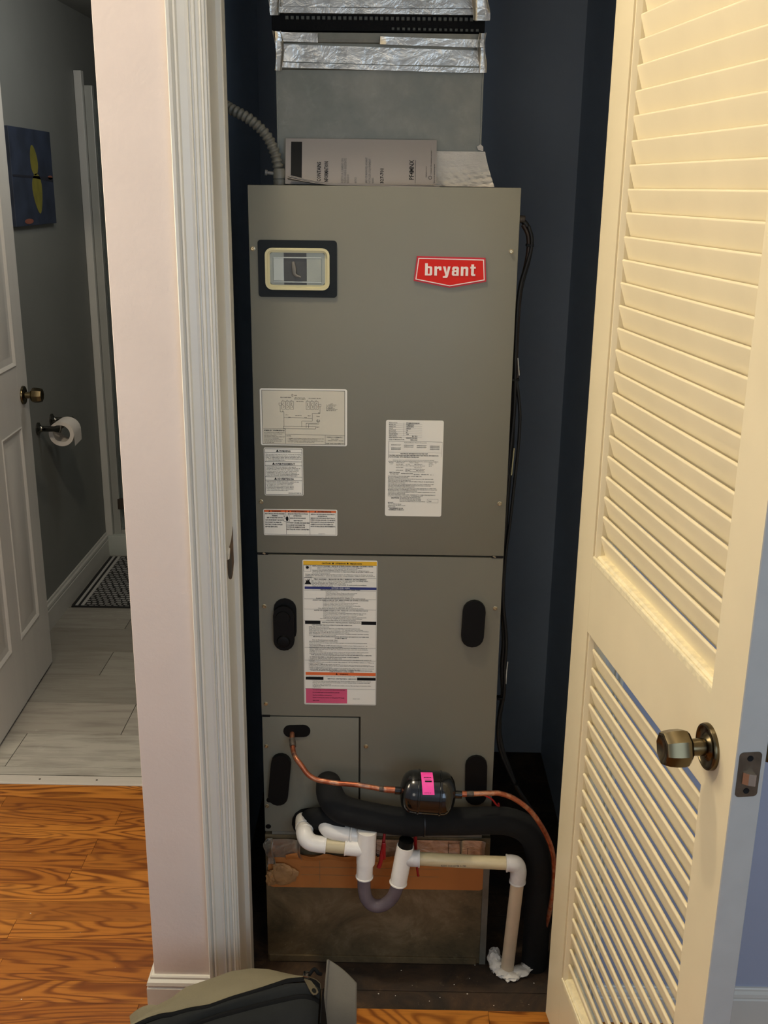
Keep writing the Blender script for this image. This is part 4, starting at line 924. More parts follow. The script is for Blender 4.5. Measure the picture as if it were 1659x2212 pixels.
obj('canvas_joint', box(nb(), -.2490, .1605, YD-.004, .66, 2.1002, 2.129, bev=.002), 'blackcanvas', sp, label='black flexible joint between the duct sections')
cm = prism(nb(), [(YD-.0048, 2.1265), (YD-.0066, 2.1255), (YD-.0066, 2.1205), (YD-.0048, 2.1195)], 0, .0058, 'x'); cme = mesh('stitch', cm, 'stitch')
for i in range(37):
    o = obj('stitch', cme, None, sp); o.location.x += -.222 + i*.0101
cm2 = mesh('stitch', prism(nb(), [(YD-.0048, 2.108), (YD-.0068, 2.107), (YD-.0068, 2.1035), (YD-.0048, 2.1025)], 0, .0050, 'x'), 'stitch')
for i in range(17):
    o = obj('stitch', cm2, None, sp); o.location.x += -.018 + i*.0101; o.location.z += -.0001*i
obj('upper_duct', box(nb(), -.2500, .1600, YD+.002, .66, 2.1292, 2.58), 'galv', sp)
obj('upper_collar', prism(nb(), [(YD-.0005, 2.1292), (YD-.007, 2.131), (YD-.008, 2.139), (YD-.003, 2.141), (YD+.003, 2.143), (.66, 2.143), (.66, 2.1292)], -.2520, .1615, 'x'), 'foil', sp)
foilsheet('foil_tape', -.2515, .1615, 2.1425, 2.205, YD-.0005, .0016, 0, seed=8, nz=16)
foilsheet('foil_tape', -.2500, .160, 2.1305, 2.1405, YD-.0085, .0010, -.001, seed=9, nz=5)
for sx_, x0, x1 in ((0, -.2545, -.2280), (1, .1360, .1655)):
    foilsheet('foil_wrap', x0, x1, 2.120+.006*(1-sx_), 2.21, YD-.0095, .0055, 0, seed=30+sx_, nx=18, nz=26)
# white backed tape at the foot of the plenum, right corner
def wf_(u, v):
    x = .070 + (.1700-.070)*u; z = 1.8175 + (1.8840-1.8175)*v
    flare = max(0, (u-.72)/.28)**1.5*max(0, 1-v)**1.2*.022
    cr = (.0007*math.sin(31*u+19*v) + .0009*math.sin(13*u-37*v+2) + .0006*math.sin(57*u+44*v))*math.exp(-((v-.22)/.3)**2)*(u+.3)
    return (x + flare*.9, YD - .0035 - cr - flare*.5 - (1-v)**3*.006, z)
obj('white_tape', grid(nb(), wf_, 48, 24, .0006), 'whitefoil', sp, 40, label='wrinkled white backed tape at the plenum foot')
obj('tape_scrap', prism(nb(), [(.156, 1.887), (.153, 1.893), (.160, 1.898), (.166, 1.893), (.166, 1.885)], YD-.005, YD-.004, 'y'), 'whitefoil', sp)
def crn(u, v):
    a = u*PI*.6; z = 1.8175 + v*.045
    r = .016*(1-v)**.8 + .004
    return (.166 + r*math.sin(a)+.002*math.sin(20*v+3*u), YD - r*math.cos(a)*.6 + .002*math.sin(31*v+5*u), z)
obj('foil_wrap', grid(nb(), crn, 12, 14, .0005), 'foil', sp, 30)

# ================================================================== MANUALS
mn = thing('manual', (-.074, .205, 1.8165), 'large white booklet leaning against the plenum with sideways lettering', 'booklet', 'paper booklets on top of the air handler')
def lean(x0, x1, z0, z1, yb, yt, th, b=None):
    b = b or nb()
    v = [(x0, yb, z0), (x1, yb, z0), (x1, yt, z1), (x0, yt, z1)]
    A_ = [b.verts.new(p) for p in v]; B_ = [b.verts.new((p[0], p[1]+th, p[2])) for p in v]
    b.faces.new(A_[::-1]); b.faces.new(B_)
    for i in range(4): b.faces.new((A_[i], A_[(i+1) % 4], B_[(i+1) % 4], B_[i]))
    bmesh.ops.recalc_face_normals(b, faces=b.faces[:]); return b
ybt, ytt = .205, .229
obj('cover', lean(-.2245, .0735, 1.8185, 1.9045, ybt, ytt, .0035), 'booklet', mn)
tb = nb()
def yv(z): return ybt + (z-1.8185)/(1.9045-1.8185)*(ytt-ybt) - .0005
def vt(s_, x, z, h, top=None, m='ink', wgt=.012):
    tb = nb(); n0 = 0
    letters(tb, s_, 0, 0, h, 0, rot=0, weight=wgt, width=None if top is None else (top-z))
    tb.verts.ensure_lookup_table()
    for v in tb.verts[n0:]:
        u_, w_ = v.co.x, v.co.z; v.co = Vector((x - w_, 0, z + u_)); v.co.y = yv(v.co.z)
    obj('lettering', tb, m, mn)
COL.objects.link(_fo)
vt('CONTAINS', -.1545, 1.8235, .0075, 1.861, wgt=.02); vt('INFORMATION', -.1400, 1.8215, .0075, 1.8615, wgt=.02)
vt('327-701', -.0305, 1.8215, .0065, 1.849, wgt=.02); vt('PF4MNX', .0290, 1.8290, .0090, 1.866, wgt=.015)
ub = nb(); rect(ub, .0318, .0324, 1.8205, 1.866, 0)
for v in ub.verts: v.co.y = yv(v.co.z)
obj('underline', ub, 'ink', mn)
vt('342620-101', .0545, 1.834, .0020, 1.854); vt('A trademark of the manufacturer corporation', .0640, 1.8400, .0022, 1.8845); vt('Printed in the manufacturing plant', .0705, 1.8225, .0022, 1.8595)
rb = nb()
ring_o = [(.0615+.0034*math.cos(t/14*2*PI), 1.8335+.0034*math.sin(t/14*2*PI)) for t in range(14)]; ring_i = [(.0615+.0026*math.cos(t/14*2*PI), 1.8335+.0026*math.sin(t/14*2*PI)) for t in range(14)]
for i in range(14):
    j = (i+1) % 14; rb.faces.new([rb.verts.new((p[0], yv(p[1]), p[1])) for p in (ring_o[i], ring_o[j], ring_i[j], ring_i[i])])
obj('round_mark', rb, 'ink', mn)
for x, s_, t_ in ((-.1100, 'SUJETO A CAMBIO SIN', 1.868), (-.1040, 'PREVIO AVISO EXISTENTE', 1.868), (-.0985, 'INSTALADOR', 1.838), (-.0835, 'NOTICE', 1.8325), (-.0625, 'LIRE CE MANUEL AVANT', 1.870), (-.0560, 'INSTALLER L\'EQUIPEMENT', 1.868), (-.0495, 'AVIS', 1.8325)): vt(s_, x, 1.8205, .0042, t_, m='inkgrey', wgt=.02)
COL.objects.unlink(_fo)
obj('black_bar', lean(-.2135, -.1920, 1.8290, 1.8985, yv(1.829), yv(1.8985), .0004), 'ink', mn)
def sheet_(name, x0, x1, yb, zt, seed, m='paper', lab=''):
    rnd = random.Random(seed)
    def f(u, v):
        x = x0 + (x1-x0)*u; y_ = yb + v*.022
        lift = max(0, 1-u*3.2)**1.6*.013
        return (x, y_ + .001*math.sin(5*u), zt + lift*(1-.3*v) + .0008*math.sin(4*u+seed))
    return tag(obj(name, grid(nb(), f, 30, 3, .0011), m, None, 40), lab, 'booklet', 'paper booklets on top of the air handler')
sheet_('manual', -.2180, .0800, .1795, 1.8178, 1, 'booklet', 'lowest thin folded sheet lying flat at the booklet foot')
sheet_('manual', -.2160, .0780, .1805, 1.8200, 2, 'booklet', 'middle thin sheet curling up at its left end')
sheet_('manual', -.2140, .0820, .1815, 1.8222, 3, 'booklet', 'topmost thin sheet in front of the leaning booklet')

# ================================================================== CONDUIT
cd = thing('flexible_conduit', (-.236, .215, 1.8165), 'ribbed grey flexible conduit curving down onto the cabinet top', 'conduit')
cp = crom([(-.398, .30, 1.985), (-.365, .27, 1.975), (-.330, .235, 1.957), (-.293, .222, 1.938), (-.262, .218, 1.910), (-.2455, .217, 1.878), (-.2385, .217, 1.848)], 20)
# ribbed: radius varies along arc length
cum = 0; rr = []; dense = []
tot = sum((cp[i+1]-cp[i]).length for i in range(len(cp)-1)); N_ = 230
acc = [0]
for i in range(len(cp)-1): acc.append(acc[-1] + (cp[i+1]-cp[i]).length)
for k in range(N_+1):
    s_ = tot*k/N_; i = max(j for j in range(len(acc)) if acc[j] <= s_ + 1e-9); i = min(i, len(cp)-2)
    t = (s_-acc[i])/(acc[i+1]-acc[i]); dense.append(cp[i].lerp(cp[i+1], t)); rr.append(.0098 + .0016*math.sin(s_/.0098*2*PI))
obj('corrugated_tube', tube(nb(), dense, rr, 18), 'conduit', cd, 60)
obj('connector', lathe(nb(), [(0, 0), (.0125, 0), (.0125, .009), (.0110, .010), (.0110, .012), (.0128, .0125), (.0128, .026), (.0105, .031), (0, .031)], (-.2368, .217, 1.8166), (0, 0, 1), 24), 'conduit', cd, 40)
obj('clamp_screw', lathe(nb(), [(0, 0), (.0035, 0), (.0035, .012), (.0055, .0125), (.0055, .017), (0, .017)], (-.248, .214, 1.838), (-1, -.1, .12), 10), 'inkgrey', cd, 40)

# ================================================================== CABLES RIGHT OF CABINET
wb = thing('control_cable_bundle', (.255, .25, .9), 'bundle of thin black control cables running down the cabinet side', 'cable')
main = [(.2535, .25, 1.752), (.262, .25, 1.742), (.2690, .25, 1.722), (.2708, .25, 1.700), (.2660, .25, 1.668), (.2560, .25, 1.625), (.2515, .25, 1.580), (.2495, .25, 1.52), (.2490, .25, 1.462), (.2500, .25, 1.428), (.2515, .25, 1.36), (.2520, .25, 1.27), (.2480, .25, 1.16), (.2470, .25, 1.06), (.2480, .25, .93), (.2560, .25, .83), (.2550, .25, .76), (.2600, .25, .69), (.2545, .25, .62), (.2620, .25, .555), (.2830, .25, .495), (.3000, .25, .450), (.3330, .25, .394), (.3765, .25, .318), (.395, .28, .22), (.40, .34, .10), (.40, .40, -.008)]
obj('cable', stube(nb(), main, .0056, 6, 10), 'wire', wb, 50)
m2 = [(p[0]+.0055*math.sin(i*.9+1)*(.4 if i < 9 else 1), p[1]-.006, p[2]-.0) for i, p in enumerate(main[1:22])]
obj('cable', stube(nb(), m2, .0042, 6, 8), 'wire', wb, 50)
m3 = [(.2540, .244, 1.43), (.2600, .244, 1.40), (.2655, .244, 1.36), (.2668, .244, 1.325), (.2655, .244, 1.27), (.2620, .244, 1.21), (.2560, .244, 1.11), (.2500, .244, 1.03), (.2500, .244, .93), (.2590, .244, .83)]
obj('cable', stube(nb(), m3, .0034, 6, 8), 'wire', wb, 50)
m4 = [(.2530, .246, 1.745), (.2640, .246, 1.725), (.2665, .246, 1.695), (.2620, .246, 1.660), (.2540, .246, 1.62), (.2520, .246, 1.56), (.2525, .246, 1.47), (.2580, .246, 1.445), (.2540, .246, 1.43)]
obj('cable', stube(nb(), m4, .0044, 6, 8), 'wirebrown', wb, 50)
for (x, z) in ((.2695, 1.704), (.2530, 1.428), (.2545, .68), (.2985, .455)):
    obj('zip_tie', box(nb(), x-.008, x+.0075, .240, .257, z-.002, z+.0035, bev=.001), 'black', wb)
obj('bare_end', stube(nb(), [(.2555, .243, 1.475), (.2580, .242, 1.455), (.2600, .242, 1.438)], .0011, 4, 6), 'paper', wb, 50)
obj('bare_end', stube(nb(), [(.2570, .243, 1.28), (.2550, .242, 1.24), (.2540, .242, 1.22)], .0015, 4, 6), 'cream', wb, 50)
obj('bare_end', stube(nb(), [(.2665, .243, .775), (.2650, .242, .75), (.2645, .242, .72)], .0012, 4, 6), 'paper', wb, 50)
obj('cable_connector', lathe(nb(), [(0, 0), (.010, 0), (.010, .006), (.0075, .007), (.0075, .018), (0, .020)], (.2385, .25, 1.757), (1, 0, -.1), 14), 'braze', wb, 40)

# ================================================================== RETURN PLENUM BELOW
rp = thing('return_plenum', (-.03, .45, -.01), 'dusty sheet metal return box under the air handler', 'duct')
BX0, BX1 = -.2945, .2395
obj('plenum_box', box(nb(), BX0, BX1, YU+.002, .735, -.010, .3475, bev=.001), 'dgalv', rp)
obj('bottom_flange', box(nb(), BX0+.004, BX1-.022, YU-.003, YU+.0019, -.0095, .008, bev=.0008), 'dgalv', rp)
obj('corner_flange', box(nb(), BX1-.014, BX1+.001, YU-.002, YU+.0019, -.0095, .29, bev=.0008), 'galv', rp)
# cardboard filter door
cbp = [(p[0], p[1]) for p in rrect(-.289, .2285, .2045, .2935, .012, 4)]
obj('cardboard_cover', prism(nb(), cbp, YU-.0015, YU+.0019, 'y'), 'cardboard', rp, 40)
cs = nb()
for z in (.262, .2405): box(cs, -.21, .12, YU-.0021, YU-.0016, z-.0006, z+.0006)
for x in (-.165, .02): box(cs, x-.0006, x+.0006, YU-.0021, YU-.0016, .215, .285)
obj('crease', cs, 'kraft', rp)
def ctop(u, v):
    x = -.245 + u*.30; z = .283 + v*.018
    return (x, YU - .003 - .006*abs(math.sin(14*u+2*v)) * v - .003*v, z + .003*math.sin(23*u))
obj('curled_cardboard_edge', grid(nb(), ctop, 40, 5, .001), 'cardboard', rp, 30)
def crumple(name, cx, cy, cz, rx, ry, rz, seed, m, n=1):
    rnd = random.Random(seed); b = nb(); bmesh.ops.create_icosphere(b, subdivisions=3, radius=1)
    dirs = [(Vector((rnd.gauss(0, 1), rnd.gauss(0, 1), rnd.gauss(0, 1))).normalized(), rnd.uniform(3, 9), rnd.uniform(0, 6)) for _ in range(7)]
    for v in b.verts:
        h = sum(math.sin(v.co.dot(d)*k_ + p) for d, k_, p in dirs)/7
        s_ = 1 + .55*abs(h)*(1 if rnd.random() > .2 else 1.25) - .15
        v.co = Vector((cx + v.co.x*rx*s_, cy + v.co.y*ry*s_, cz + v.co.z*rz*s_))
    return obj(name, b, m, rp)
crumple('crumpled_kraft_paper', -.252, YU-.012, .247, .032, .010, .030, 4, 'kraft')
crumple('crumpled_kraft_paper', -.280, YU-.010, .236, .014, .009, .022, 14, 'kraft')
foilsheet('foil_strip', -.2890, -.205, .290, .340, YU-.0015, .006, 0, seed=41, nx=34, nz=22)
foilsheet('foil_strip', -.2900, -.272, .272, .345, YU-.004, .008, 0, seed=47, nx=14, nz=26)
foilsheet('foil_strip', -.03, .200, .288, .342, YU-.0012, .0006, 0, seed=42, nx=50, nz=12)
foilsheet('foil_strip', .165, .226, .288, .346, YU-.0035, .0050, 0, seed=43, nx=28, nz=22)
frr = nb(); frame(frr, .1405, .186, .306, .336, .0014, YU-.0052); obj('embossed_square', frr, 'braze', rp)

# ================================================================== REFRIGERANT PIPING
YC = .085
cl = thing('copper_line', (-.1, YC, .54), 'thin copper line curving from the slot grommet to the black drier', 'copper pipe')
cpts = [(-.2262, .182, .6170), (-.2225, .150, .606), (-.2180, .118, .582), (-.2035, .100, .590-.0), (-.184, .092, .5655), (-.146, .086, .5505), (-.1155, .083, .5480), (-.0745, .080, .5475), (-.0436, .079, .5420), (-.012, .078, .5383), (.010, .078, .5375)]
cpts = [(-.2268, .190, .6190), (-.2240, .160, .6150), (-.2190, .128, .6020), (-.2100, .105, .5960), (-.2000, .097, .5870), (-.1835, .090, .5665), (-.1655, .087, .5555), (-.146, .085, .5520), (-.1155, .083, .5485), (-.0745, .080, .5475), (-.0436, .079, .5430), (-.012, .078, .5383), (.010, .078, .5375)]
obj('tube', stube(nb(), cpts, .0058, 8, 16), 'copperm', cl, 60)
obj('braze_joint', stube(nb(), [(-.2237, .156, .6148), (-.2205, .138, .6065)], .0074, 6, 16), 'braze', cl, 60, label='dark brazed coupling')
obj('braze_joint', stube(nb(), [(-.0140, .078, .5387), (.012, .078, .5373)], .0072, 6, 16), 'copperm', cl, 60)
obj('braze_joint', stube(nb(), [(-.0240, .0782, .5402), (-.013, .078, .5385)], .0068, 6, 16), 'braze', cl, 60)
YDR = .078; ZD = .5345
dr = thing('filter_drier', (.083, YDR, ZD), 'glossy black barrel shaped filter drier with a pink tag', 'filter drier')
x0, x1 = .0245, .1475
prf = [(.0, -.003), (.0088, -.003), (.0088, .008), (.018, .0095), (.031, .013), (.0400, .019), (.0455, .027), (.0475, .034), (.0480, .040), (.0480, .046), (.0500, .047), (.0500, .0505), (.0480, .0515), (.0482, .094), (.0500, .095), (.0500, .0985), (.0480, .0995), (.0475, .108), (.0455, .114), (.0400, .121), (.031, .127), (.018, .1305), (.0088, .132), (.0088, .1460), (0, .146)]
prf = [(r, (h-.0)*1.0) for r, h in prf]
obj('body', lathe(nb(), [(r, h) for r, h in prf], (.0140, YDR, ZD+.0015), (1, 0, -.055), 48), 'driers', dr, 35)
def tagf(u, v):
    a = math.radians(88 - 62*v); r = .0512
    x = .0670 + .026*u + .004*v
    return (x, YDR - r*math.cos(a) , ZD - .0015 + r*math.sin(a))
obj('pink_tag', grid(nb(), tagf, 4, 14, .0005), 'pinktag', dr, 60, label='fluorescent pink tag')
tg = nb()
def tq(u0, u1, v0, v1):
    vs = [tg.verts.new(Vector(tagf(u, v)) + Vector((0, -.0009, .0005))) for u, v in ((u0, v0), (u1, v0), (u1, v1), (u0, v1))]; tg.faces.new(vs)
for k in range(5): tq(.22+k*.13, .30+k*.13, .28, .31)
tq(.25, .80, .38, .385); tq(.28, .85, .44, .50)
for k in range(4): tq(.18+k*.15, .26+k*.15, .92, .935)
obj('tag_print', tg, 'ink', dr)
cr = thing('copper_line', (.26, YC, .5), 'longer copper line arching from the drier down the right side', 'copper pipe')
rp_ = [(.148, .079, .5300), (.165, .080, .5290), (.1949, .083, .5285), (.225, .087, .5275), (.2468, .090, .5250), (.2785, .093, .5105), (.3164, .097, .4775), (.3471, .10, .4310), (.3688, .103, .3820), (.3795, .107, .332), (.3840, .115, .27), (.3820, .130, .19), (.374, .155, .10), (.364, .18, .03), (.359, .19, -.008)]
obj('tube', stube(nb(), rp_, .0060, 8, 16), 'copperm', cr, 60)
obj('braze_joint', tube(nb(), [(.150, .079, .5300), (.170, .080, .5290)], .0070, 16), 'copperm', cr, 60)
obj('braze_joint', tube(nb(), [(.165, .0802, .5290), (.186, .082, .5285)], .0067, 16), 'braze', cr, 60)
# insulated suction line
sl = thing('insulated_suction_line', (.1, .12, .44), 'thick black foam insulated suction line sweeping across to the right', 'insulated pipe')
sp1 = [(-.1440, .195, .4920), (-.1420, .165, .4930), (-.1375, .138, .4870), (-.125, .122, .4720), (-.106, .116, .4600), (-.075, .113, .4520), (-.044, .113, .4450), (.010, .114, .4350), (.060, .116, .4290)]
sp2 = [(.050, .116, .4300), (.100, .118, .4320), (.168, .121, .4320), (.230, .124, .4330), (.272, .127, .4290), (.308, .130, .4120), (.335, .134, .3800), (.349, .140, .330), (.355, .147, .270), (.358, .156, .190), (.360, .168, .100), (.361, .178, -.008)]
obj('insulation', stube(nb(), sp1, [.027, .029, .031, .0315, .032, .032, .032, .0315, .031], 8, 24), 'foam', sl, 60)
obj('insulation', stube(nb(), sp2, .0315, 8, 24), 'foam', sl, 60)
obj('insulation_seam', tube(nb(), [(.0760, .1165, .4305), (.0795, .1168, .4305)], .0322, 24), 'wire', sl, 60)
obj('insulation', stube(nb(), [(-.190, .165, .402), (-.165, .142, .418), (-.135, .130, .424), (-.10, .126, .420)], [.022, .026, .026, .022], 8, 20), 'foam', sl, 60)

# ================================================================== CONDENSATE DRAIN
dn = thing('condensate_drain', (-.02, .09, .37), 'white and beige plastic drain piping with a clear trap under the cabinet', 'drain pipe')
def T(name, pts, r, m, sm=60, label=None, seg=24, n=8): return obj(name, stube(nb(), pts, r, n, seg), m, dn, sm, label=label)
YP = .10
# fitting coming out of the cabinet then elbow to the right
T('adapter', [(-.2030, .185, .3900), (-.2005, .160, .3975), (-.1975, .130, .4000)], [.019, .0195, .0195], 'pvc')
T('elbow', [(-.1965, .128, .4010), (-.1945, .112, .3995), (-.1890, .102, .3920), (-.1790, .098, .3850), (-.1640, .097, .3815), (-.1450, .0965, .3800)], [.0185, .0195, .0200, .0195, .0190, .0190], 'pvc')
obj('elbow_rim', lathe(nb(), [(.0195, 0), (.0203, .001), (.0203, .004), (.0195, .005)], (-.1955, .1225, .4010), (.25, -.9, -.25), 28), 'pvc', dn, 40)
T('short_pipe', [(-.1450, .0965, .3800), (-.1000, .0955, .3765)], .0165, 'pvcold', label='aged beige pipe piece', n=1)
T('tee_branch', [(-.1010, .0955, .3768), (-.0700, .095, .3745), (-.0480, .095, .3725)], .0195, 'pvc', n=2)
obj('tee', lathe(nb(), [(.0195, 0), (.0212, .001), (.0218, .012), (.0218, .030), (.0212, .0750), (.0215, .0880), (.0185, .0885)], (-.0535, .0955, .3330), (.040, -.02, 1), 32), 'pvc', dn, 40)
obj('trap_socket', lathe(nb(), [(.0160, 0), (.0185, .0005), (.0188, .004), (.0190, .038), (.0175, .0395)], (-.0560, .0960, .2960), (.030, -.01, 1), 32), 'pvc', dn, 40)
T('rear_elbow', [(-.1450, .150, .4090), (-.1460, .128, .4150), (-.1420, .114, .4130), (-.1300, .108, .4080), (-.1140, .107, .4050), (-.0930, .1065, .4015)], [.0175, .0190, .0192, .0188, .0186, .0188], 'pvc')
T('rear_pipe', [(-.0960, .1068, .4018), (-.0540, .1100, .3950)], .0170, 'pvc', n=2)
T('clear_trap', [(-.0560, .0960, .3100), (-.0570, .0960, .2850), (-.0560, .0960, .2600), (-.0510, .0955, .2380), (-.0390, .0950, .2225), (-.0245, .0945, .2185), (-.0080, .0940, .2245), (.0080, .0935, .2420), (.0180, .0930, .2670), (.0225, .0930, .2950)], .0153, 'clear', label='smoky clear curved trap tube', n=10)
obj('outlet_tee', lathe(nb(), [(.0165, 0), (.0190, .0005), (.0193, .004), (.0196, .020), (.0198, .075), (.0196, .1010), (.0175, .1012), (.0170, .093)], (.0220, .0935, .2830), (.150, -.0, 1), 32), 'pvc', dn, 40)
obj('outlet_plug', lathe(nb(), [(.0, 0), (.0168, 0), (.0168, .022), (.0, .022)], (.0360, .0935, .3770), (.150, 0, 1), 24), 'black', dn, 40)
T('outlet_branch', [(.0330, .0930, .3510), (.0520, .0930, .3505), (.0700, .0930, .3500)], [.0175, .0188, .0190], 'cement', n=2, label='cement smeared side branch')
T('horizontal_pipe', [(.0690, .0930, .3500), (.170, .0930, .3450), (.2720, .0930, .3420)], .0152, 'pvcold', n=2, label='aged beige pipe run')
COL.objects.link(_fo)
tb = nb(); letters(tb, 'A2607 1120 ASTM D1785', .118, .3408, .0045, 0, weight=.02, width=.058)
for v in tb.verts: v.co.y = .0930 - .0154
obj('pipe_print', tb, 'inkgrey', dn)
COL.objects.unlink(_fo)
T('down_elbow', [(.2680, .0930, .3420), (.2800, .0930, .3420), (.2900, .0935, .3385), (.2955, .0945, .3280), (.2975, .0960, .3120), (.2970, .0990, .2880)], [.0188, .0192, .0195, .0192, .0188, .0180], 'cement', label='cement smeared elbow')
T('down_pipe', [(.2970, .0985, .2900), (.2945, .124, .15), (.2915, .150, .0), (.2912, .152, -.008)], .0155, 'pvcdown', n=3, label='beige vertical drain pipe')
def rim(p, ax, r, w=.004, m='pvc'):
    obj('socket_rim', lathe(nb(), [(r-.003, 0), (r, .0006), (r, w-.0006), (r-.003, w)], p, ax, 28), m, dn, 40)
rim((-.1475, .0965, .3801), (1, -.02, -.09), .0203); rim((-.1015, .0955, .3768), (1, -.02, -.09), .0207); rim((-.0905, .1068, .4015), (1, 0, -.09), .0200)
rim((-.0560, .0960, .2955), (.03, -.01, 1), .0204); rim((.0218, .0935, .2820), (.15, 0, 1), .0208); rim((.0665, .0930, .3501), (1, 0, 0), .0203, m='cement')
rim((.2672, .0930, .3420), (1, 0, 0), .0203, m='cement'); rim((.2970, .0988, .2870), (0, 0, 1), .0195, m='cement')
# foam / sealant at the floor
b = nb()
def blobs(b, cs_):
    for cx, cy, cz, r, sx_, sz_ in cs_:
        q = bmesh.ops.create_icosphere(b, subdivisions=3, radius=1)
        for v in q['verts']:
            h = 1 + .16*math.sin(9*v.co.x+3*cx*90)*math.sin(8*v.co.y+cy*70) + .1*math.sin(17*v.co.z+5*v.co.x)
            v.co = Vector((cx + v.co.x*r*sx_*h, cy + v.co.y*r*h, cz + v.co.z*r*sz_*h))
blobs(b, [(.262, .178, .010, .022, .75, 1.05), (.268, .160, .003, .021, .85, .8), (.280, .140, -.001, .018, 1.0, .55), (.300, .134, -.003, .018, 1.2, .45), (.322, .146, -.001, .018, 1.3, .5), (.341, .158, .001, .015, 1.1, .55), (.352, .176, .004, .011, .8, .7), (.358, .190, .008, .007, .7, .9), (.290, .122, -.006, .009, .6, .45)])
tag(obj('sealant_blob', b, 'goop', None, 60), 'lumpy white sealant around the foot of the drain pipe', 'sealant')
# red cleaning wands
rw = thing('cleaning_brush', (-.02, .13, .33), 'flat red plastic cleaning tool hanging between the drain tees', 'brush')
obj('handle', stube(nb(), [(-.0110, .118, .398), (-.0135, .112, .372), (-.0165, .108, .350), (-.0190, .106, .330), (-.0235, .105, .316)], [.0030, .0042, .0050, .0048, .0055], 8, 10), 'redplastic', rw, 60)
obj('paddle', bevbox(-.0165, -.0075, .1035, .1075, .337, .382, bev=.002), 'redplastic', rw, 60)
rw2 = thing('cleaning_brush', (.065, .135, .33), 'slim red plastic wand hanging behind the outlet tee', 'brush')
obj('handle', stube(nb(), [(.0600, .140, .402), (.0605, .136, .370), (.0640, .132, .320), (.0675, .130, .285), (.0695, .130, .276)], [.0032, .0044, .0030, .0026, .0030], 8, 10), 'redplastic', rw2, 60)
rt = thing('red_cable_tie', (.235, .12, .48), 'thin red tie looping behind the insulated line under the copper', 'cable tie')
obj('strap', stube(nb(), [(.200, .095, .521), (.216, .098, .513), (.230, .100, .503), (.240, .104, .488), (.248, .118, .475), (.250, .150, .460), (.250, .160, .42), (.252, .158, .40), (.2505, .150, .393)], .0022, 8, 8), 'redplastic', rt, 60)

# ================================================================== TOOL BAG
tbag = thing('tool_bag', (-.30, -.30, 0), 'olive canvas tool bag with a black zip in front of the closet', 'bag')
def interp(tab, x):
    if x <= tab[0][0]: return tab[0][1]
    for (a, va), (c, vc) in zip(tab, tab[1:]):
        if x <= c: return va + (vc-va)*(x-a)/(c-a)
    return tab[-1][1]
BY = [(-.52, -.335), (-.495, -.300), (-.468, -.258), (-.44, -.236), (-.414, -.202), (-.362, -.1744), (-.3265, -.1533), (-.284, -.144), (-.25, -.1458), (-.21, -.157), (-.17, -.168), (-.135, -.178)]
ZL = [(-.52, -.345), (-.44, -.300), (-.4213, -.2960), (-.388, -.2812), (-.353, -.2717), (-.311, -.2482), (-.258, -.2253), (-.2047, -.2005), (-.166, -.196), (-.135, -.196)]
Z2 = [(-.52, -.40), (-.44, -.345), (-.3956, -.317), (-.336, -.2858), (-.257, -.2541), (-.185, -.2294), (-.135, -.222)]
X0b, X1b = -.515, -.137
def secs(fn_a, fn_b, nv, name, m, zfun, nu=44, parent=tbag, thick=.002, wob=.0):
    def f(u, v):
        x = X0b + (X1b-X0b)*u; a = fn_a(x); c = fn_b(x)
        return (x + .002*math.sin(7*v+9*u)*wob, a + (c-a)*v, zfun(x, v))
    return obj(name, grid(nb(), f, nu, nv, thick), m, parent, 60)
endr = lambda x: min(1, max(0, (x-X0b)/.05))*min(1, max(.0, (X1b-x)/.03))
zt0 = lambda x: .225 + .018*math.sqrt(max(0, endr(x)))
# back panel standing up from the floor to the back top edge
obj('back_panel', grid(nb(), lambda u, v: (X0b+(X1b-X0b)*u, interp(BY, X0b+(X1b-X0b)*u) + .012*math.sin(PI*v)*.6, v*(zt0(X0b+(X1b-X0b)*u))), 44, 10, .002), 'canvas', tbag, 60)
secs(lambda x: interp(BY, x), lambda x: interp(ZL, x), 8, 'olive_flap', 'canvas', lambda x, v: zt0(x) + (.268-.243)*math.sin(v*PI/2) + .004*math.sin(3*v+14*x)*v)
secs(lambda x: interp(ZL, x)-.0005, lambda x: interp(ZL, x)-.013, 4, 'zip_tape', 'blackcanvas', lambda x, v: zt0(x)+.025 + .004*math.sin(PI*v) + .003*math.sin(14*x+3))
secs(lambda x: interp(ZL, x)-.013, lambda x: interp(Z2, x), 5, 'zip_guard', 'darkcanvas', lambda x, v: zt0(x)+.024 - .012*v + .005*math.sin(PI*v))
secs(lambda x: interp(Z2, x), lambda x: interp(Z2, x)-.010, 3, 'piping', 'blackcanvas', lambda x, v: zt0(x)+.012 + .003*math.sin(PI*v) - .004*v)
obj('front_panel', grid(nb(), lambda u, v: (X0b+(X1b-X0b)*u, interp(Z2, X0b+(X1b-X0b)*u) - .010 - .10*math.sin(v*PI/2)**1.0, (zt0(X0b+(X1b-X0b)*u)+.008)*(math.cos(v*PI/2))**.8 + .004*math.sin(20*u+6*v)*math.sin(PI*v)), 44, 16, .002), 'darkcanvas', tbag, 60)
for xe, sg in ((X1b, 1), (X0b, -1)):
    obj('end_panel', grid(nb(), lambda u, v: (xe + sg*(.004 + .012*math.sin(PI*v)*math.sin(PI*u)), interp(BY, xe) + (interp(Z2, xe)-.05-interp(BY, xe))*u, v*(zt0(xe)+.012*math.sin(PI*u))), 10, 10, .002), 'blackcanvas' if sg > 0 else 'canvas', tbag, 60)
obj('bottom', box(nb(), X0b+.02, X1b-.005, -.36, -.19, .0002, .006), 'blackcanvas', tbag)
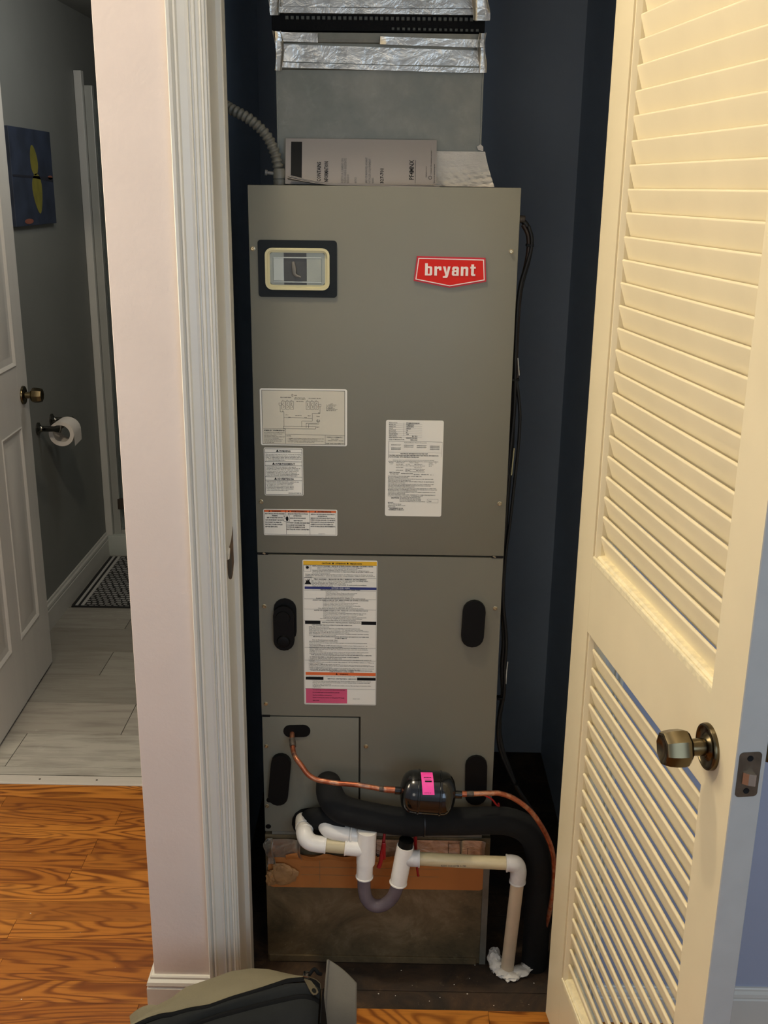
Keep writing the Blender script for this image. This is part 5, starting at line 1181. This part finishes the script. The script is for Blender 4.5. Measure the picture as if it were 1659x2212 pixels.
# olive front flap at the left end
obj('left_flap', grid(nb(), lambda u, v: (-.515 + .10*u + .03*v, -.262 - .01*u - .085*v, .236 + .030*math.sin(PI*min(1, u*.8+.2)) - .035*v*v - .03*(1-u)**2), 16, 12, .003), 'canvas', tbag, 60)
# webbing handle at the right
def strap(u, v):
    # ribbon of width along v
    path = crom([(-.128, -.245, .10), (-.126, -.190, .185), (-.121, -.135, .212), (-.098, -.140, .222), (-.080, -.165, .216), (-.074, -.210, .180), (-.074, -.26, .10)], 10)
    t = u*(len(path)-1); i = min(int(t), len(path)-2); p = path[i].lerp(path[i+1], t-i); return p
def strp(u, v):
    # broad webbing face turned towards the viewer
    z = .235*(1-u)**.9 + .004
    xl = -.1265 - .004*math.sin(PI*u) - .003*u; xr = -.066 + .002*math.sin(2*u)
    top = .0
    x = xl + (xr-xl)*v
    y = -.110 - .045*v - .12*u + .006*math.sin(PI*v)
    return (x, y, z - .020*max(0, v-.0)*(1-u))
so = obj('webbing_handle', grid(nb(), strp, 16, 10, .004), 'webbing', tbag, 60, label='folded grey webbing handle')
obj('webbing_edge', stube(nb(), [strp(0, 0), strp(.3, 0), strp(.6, 0), strp(1, 0)], .0030, 6, 8), 'webbing', tbag, 60)
# zip pull
zp = obj('zip_pull', prism(nb(), [(-.0055, .0), (.0055, .0), (.0080, -.030), (.0065, -.037), (0, -.039), (-.0065, -.037), (-.0080, -.030)], 0, .0016, 'z'), 'zipmetal', tbag, 40, local=True)
zp.matrix_parent_inverse = wm(tbag).inverted(); zp.location = (-.166, -.203, .272); zp.rotation_euler = (math.radians(28), 0, math.radians(42))
zh = obj('pull_hole', prism(nb(), [(.0045*math.cos(t/12*2*PI), -.030 + .0055*math.sin(t/12*2*PI)) for t in range(12)], -.0002, .0019, 'z'), 'black', zp, local=True)
obj('zip_slider', bevbox(-.172, -.160, -.206, -.190, .268, .280, bev=.003), 'chrome', tbag, 40)
obj('zip_cord', stube(nb(), [(-.160, -.196, .274), (-.150, -.186, .280), (-.142, -.190, .274), (-.136, -.186, .268)], .004, 6, 8), 'blackcanvas', tbag, 60)

# ================================================================== CRUMBS
b = nb(); rnd = random.Random(5)
for x, y_ in [(-.62, .86), (-.93, .32), (-.78, .25), (-.66, .13), (-.85, .02), (-.55+.0, .30), (.06, .10), (.10, .05), (.19, .075), (.25, .04), (.02, .065), (.215, .172), (-.02, .07)] + [(rnd.uniform(-.1, .38), rnd.uniform(.03, .16)) for _ in range(10)]:
    q = bmesh.ops.create_icosphere(b, subdivisions=1, radius=1); r = rnd.uniform(.0006, .0016); z0 = .0003 if y_ < .02 or x < -.4 else -.0095
    for v in q['verts']: v.co = Vector((x + v.co.x*r*rnd.uniform(.8, 1.6), y_ + v.co.y*r, z0 + r*.5 + v.co.z*r*.5))
tag(obj('debris', b, 'debris'), 'small white crumbs scattered on the floors', 'debris', kind='stuff')
bpy.data.objects.remove(_fo)
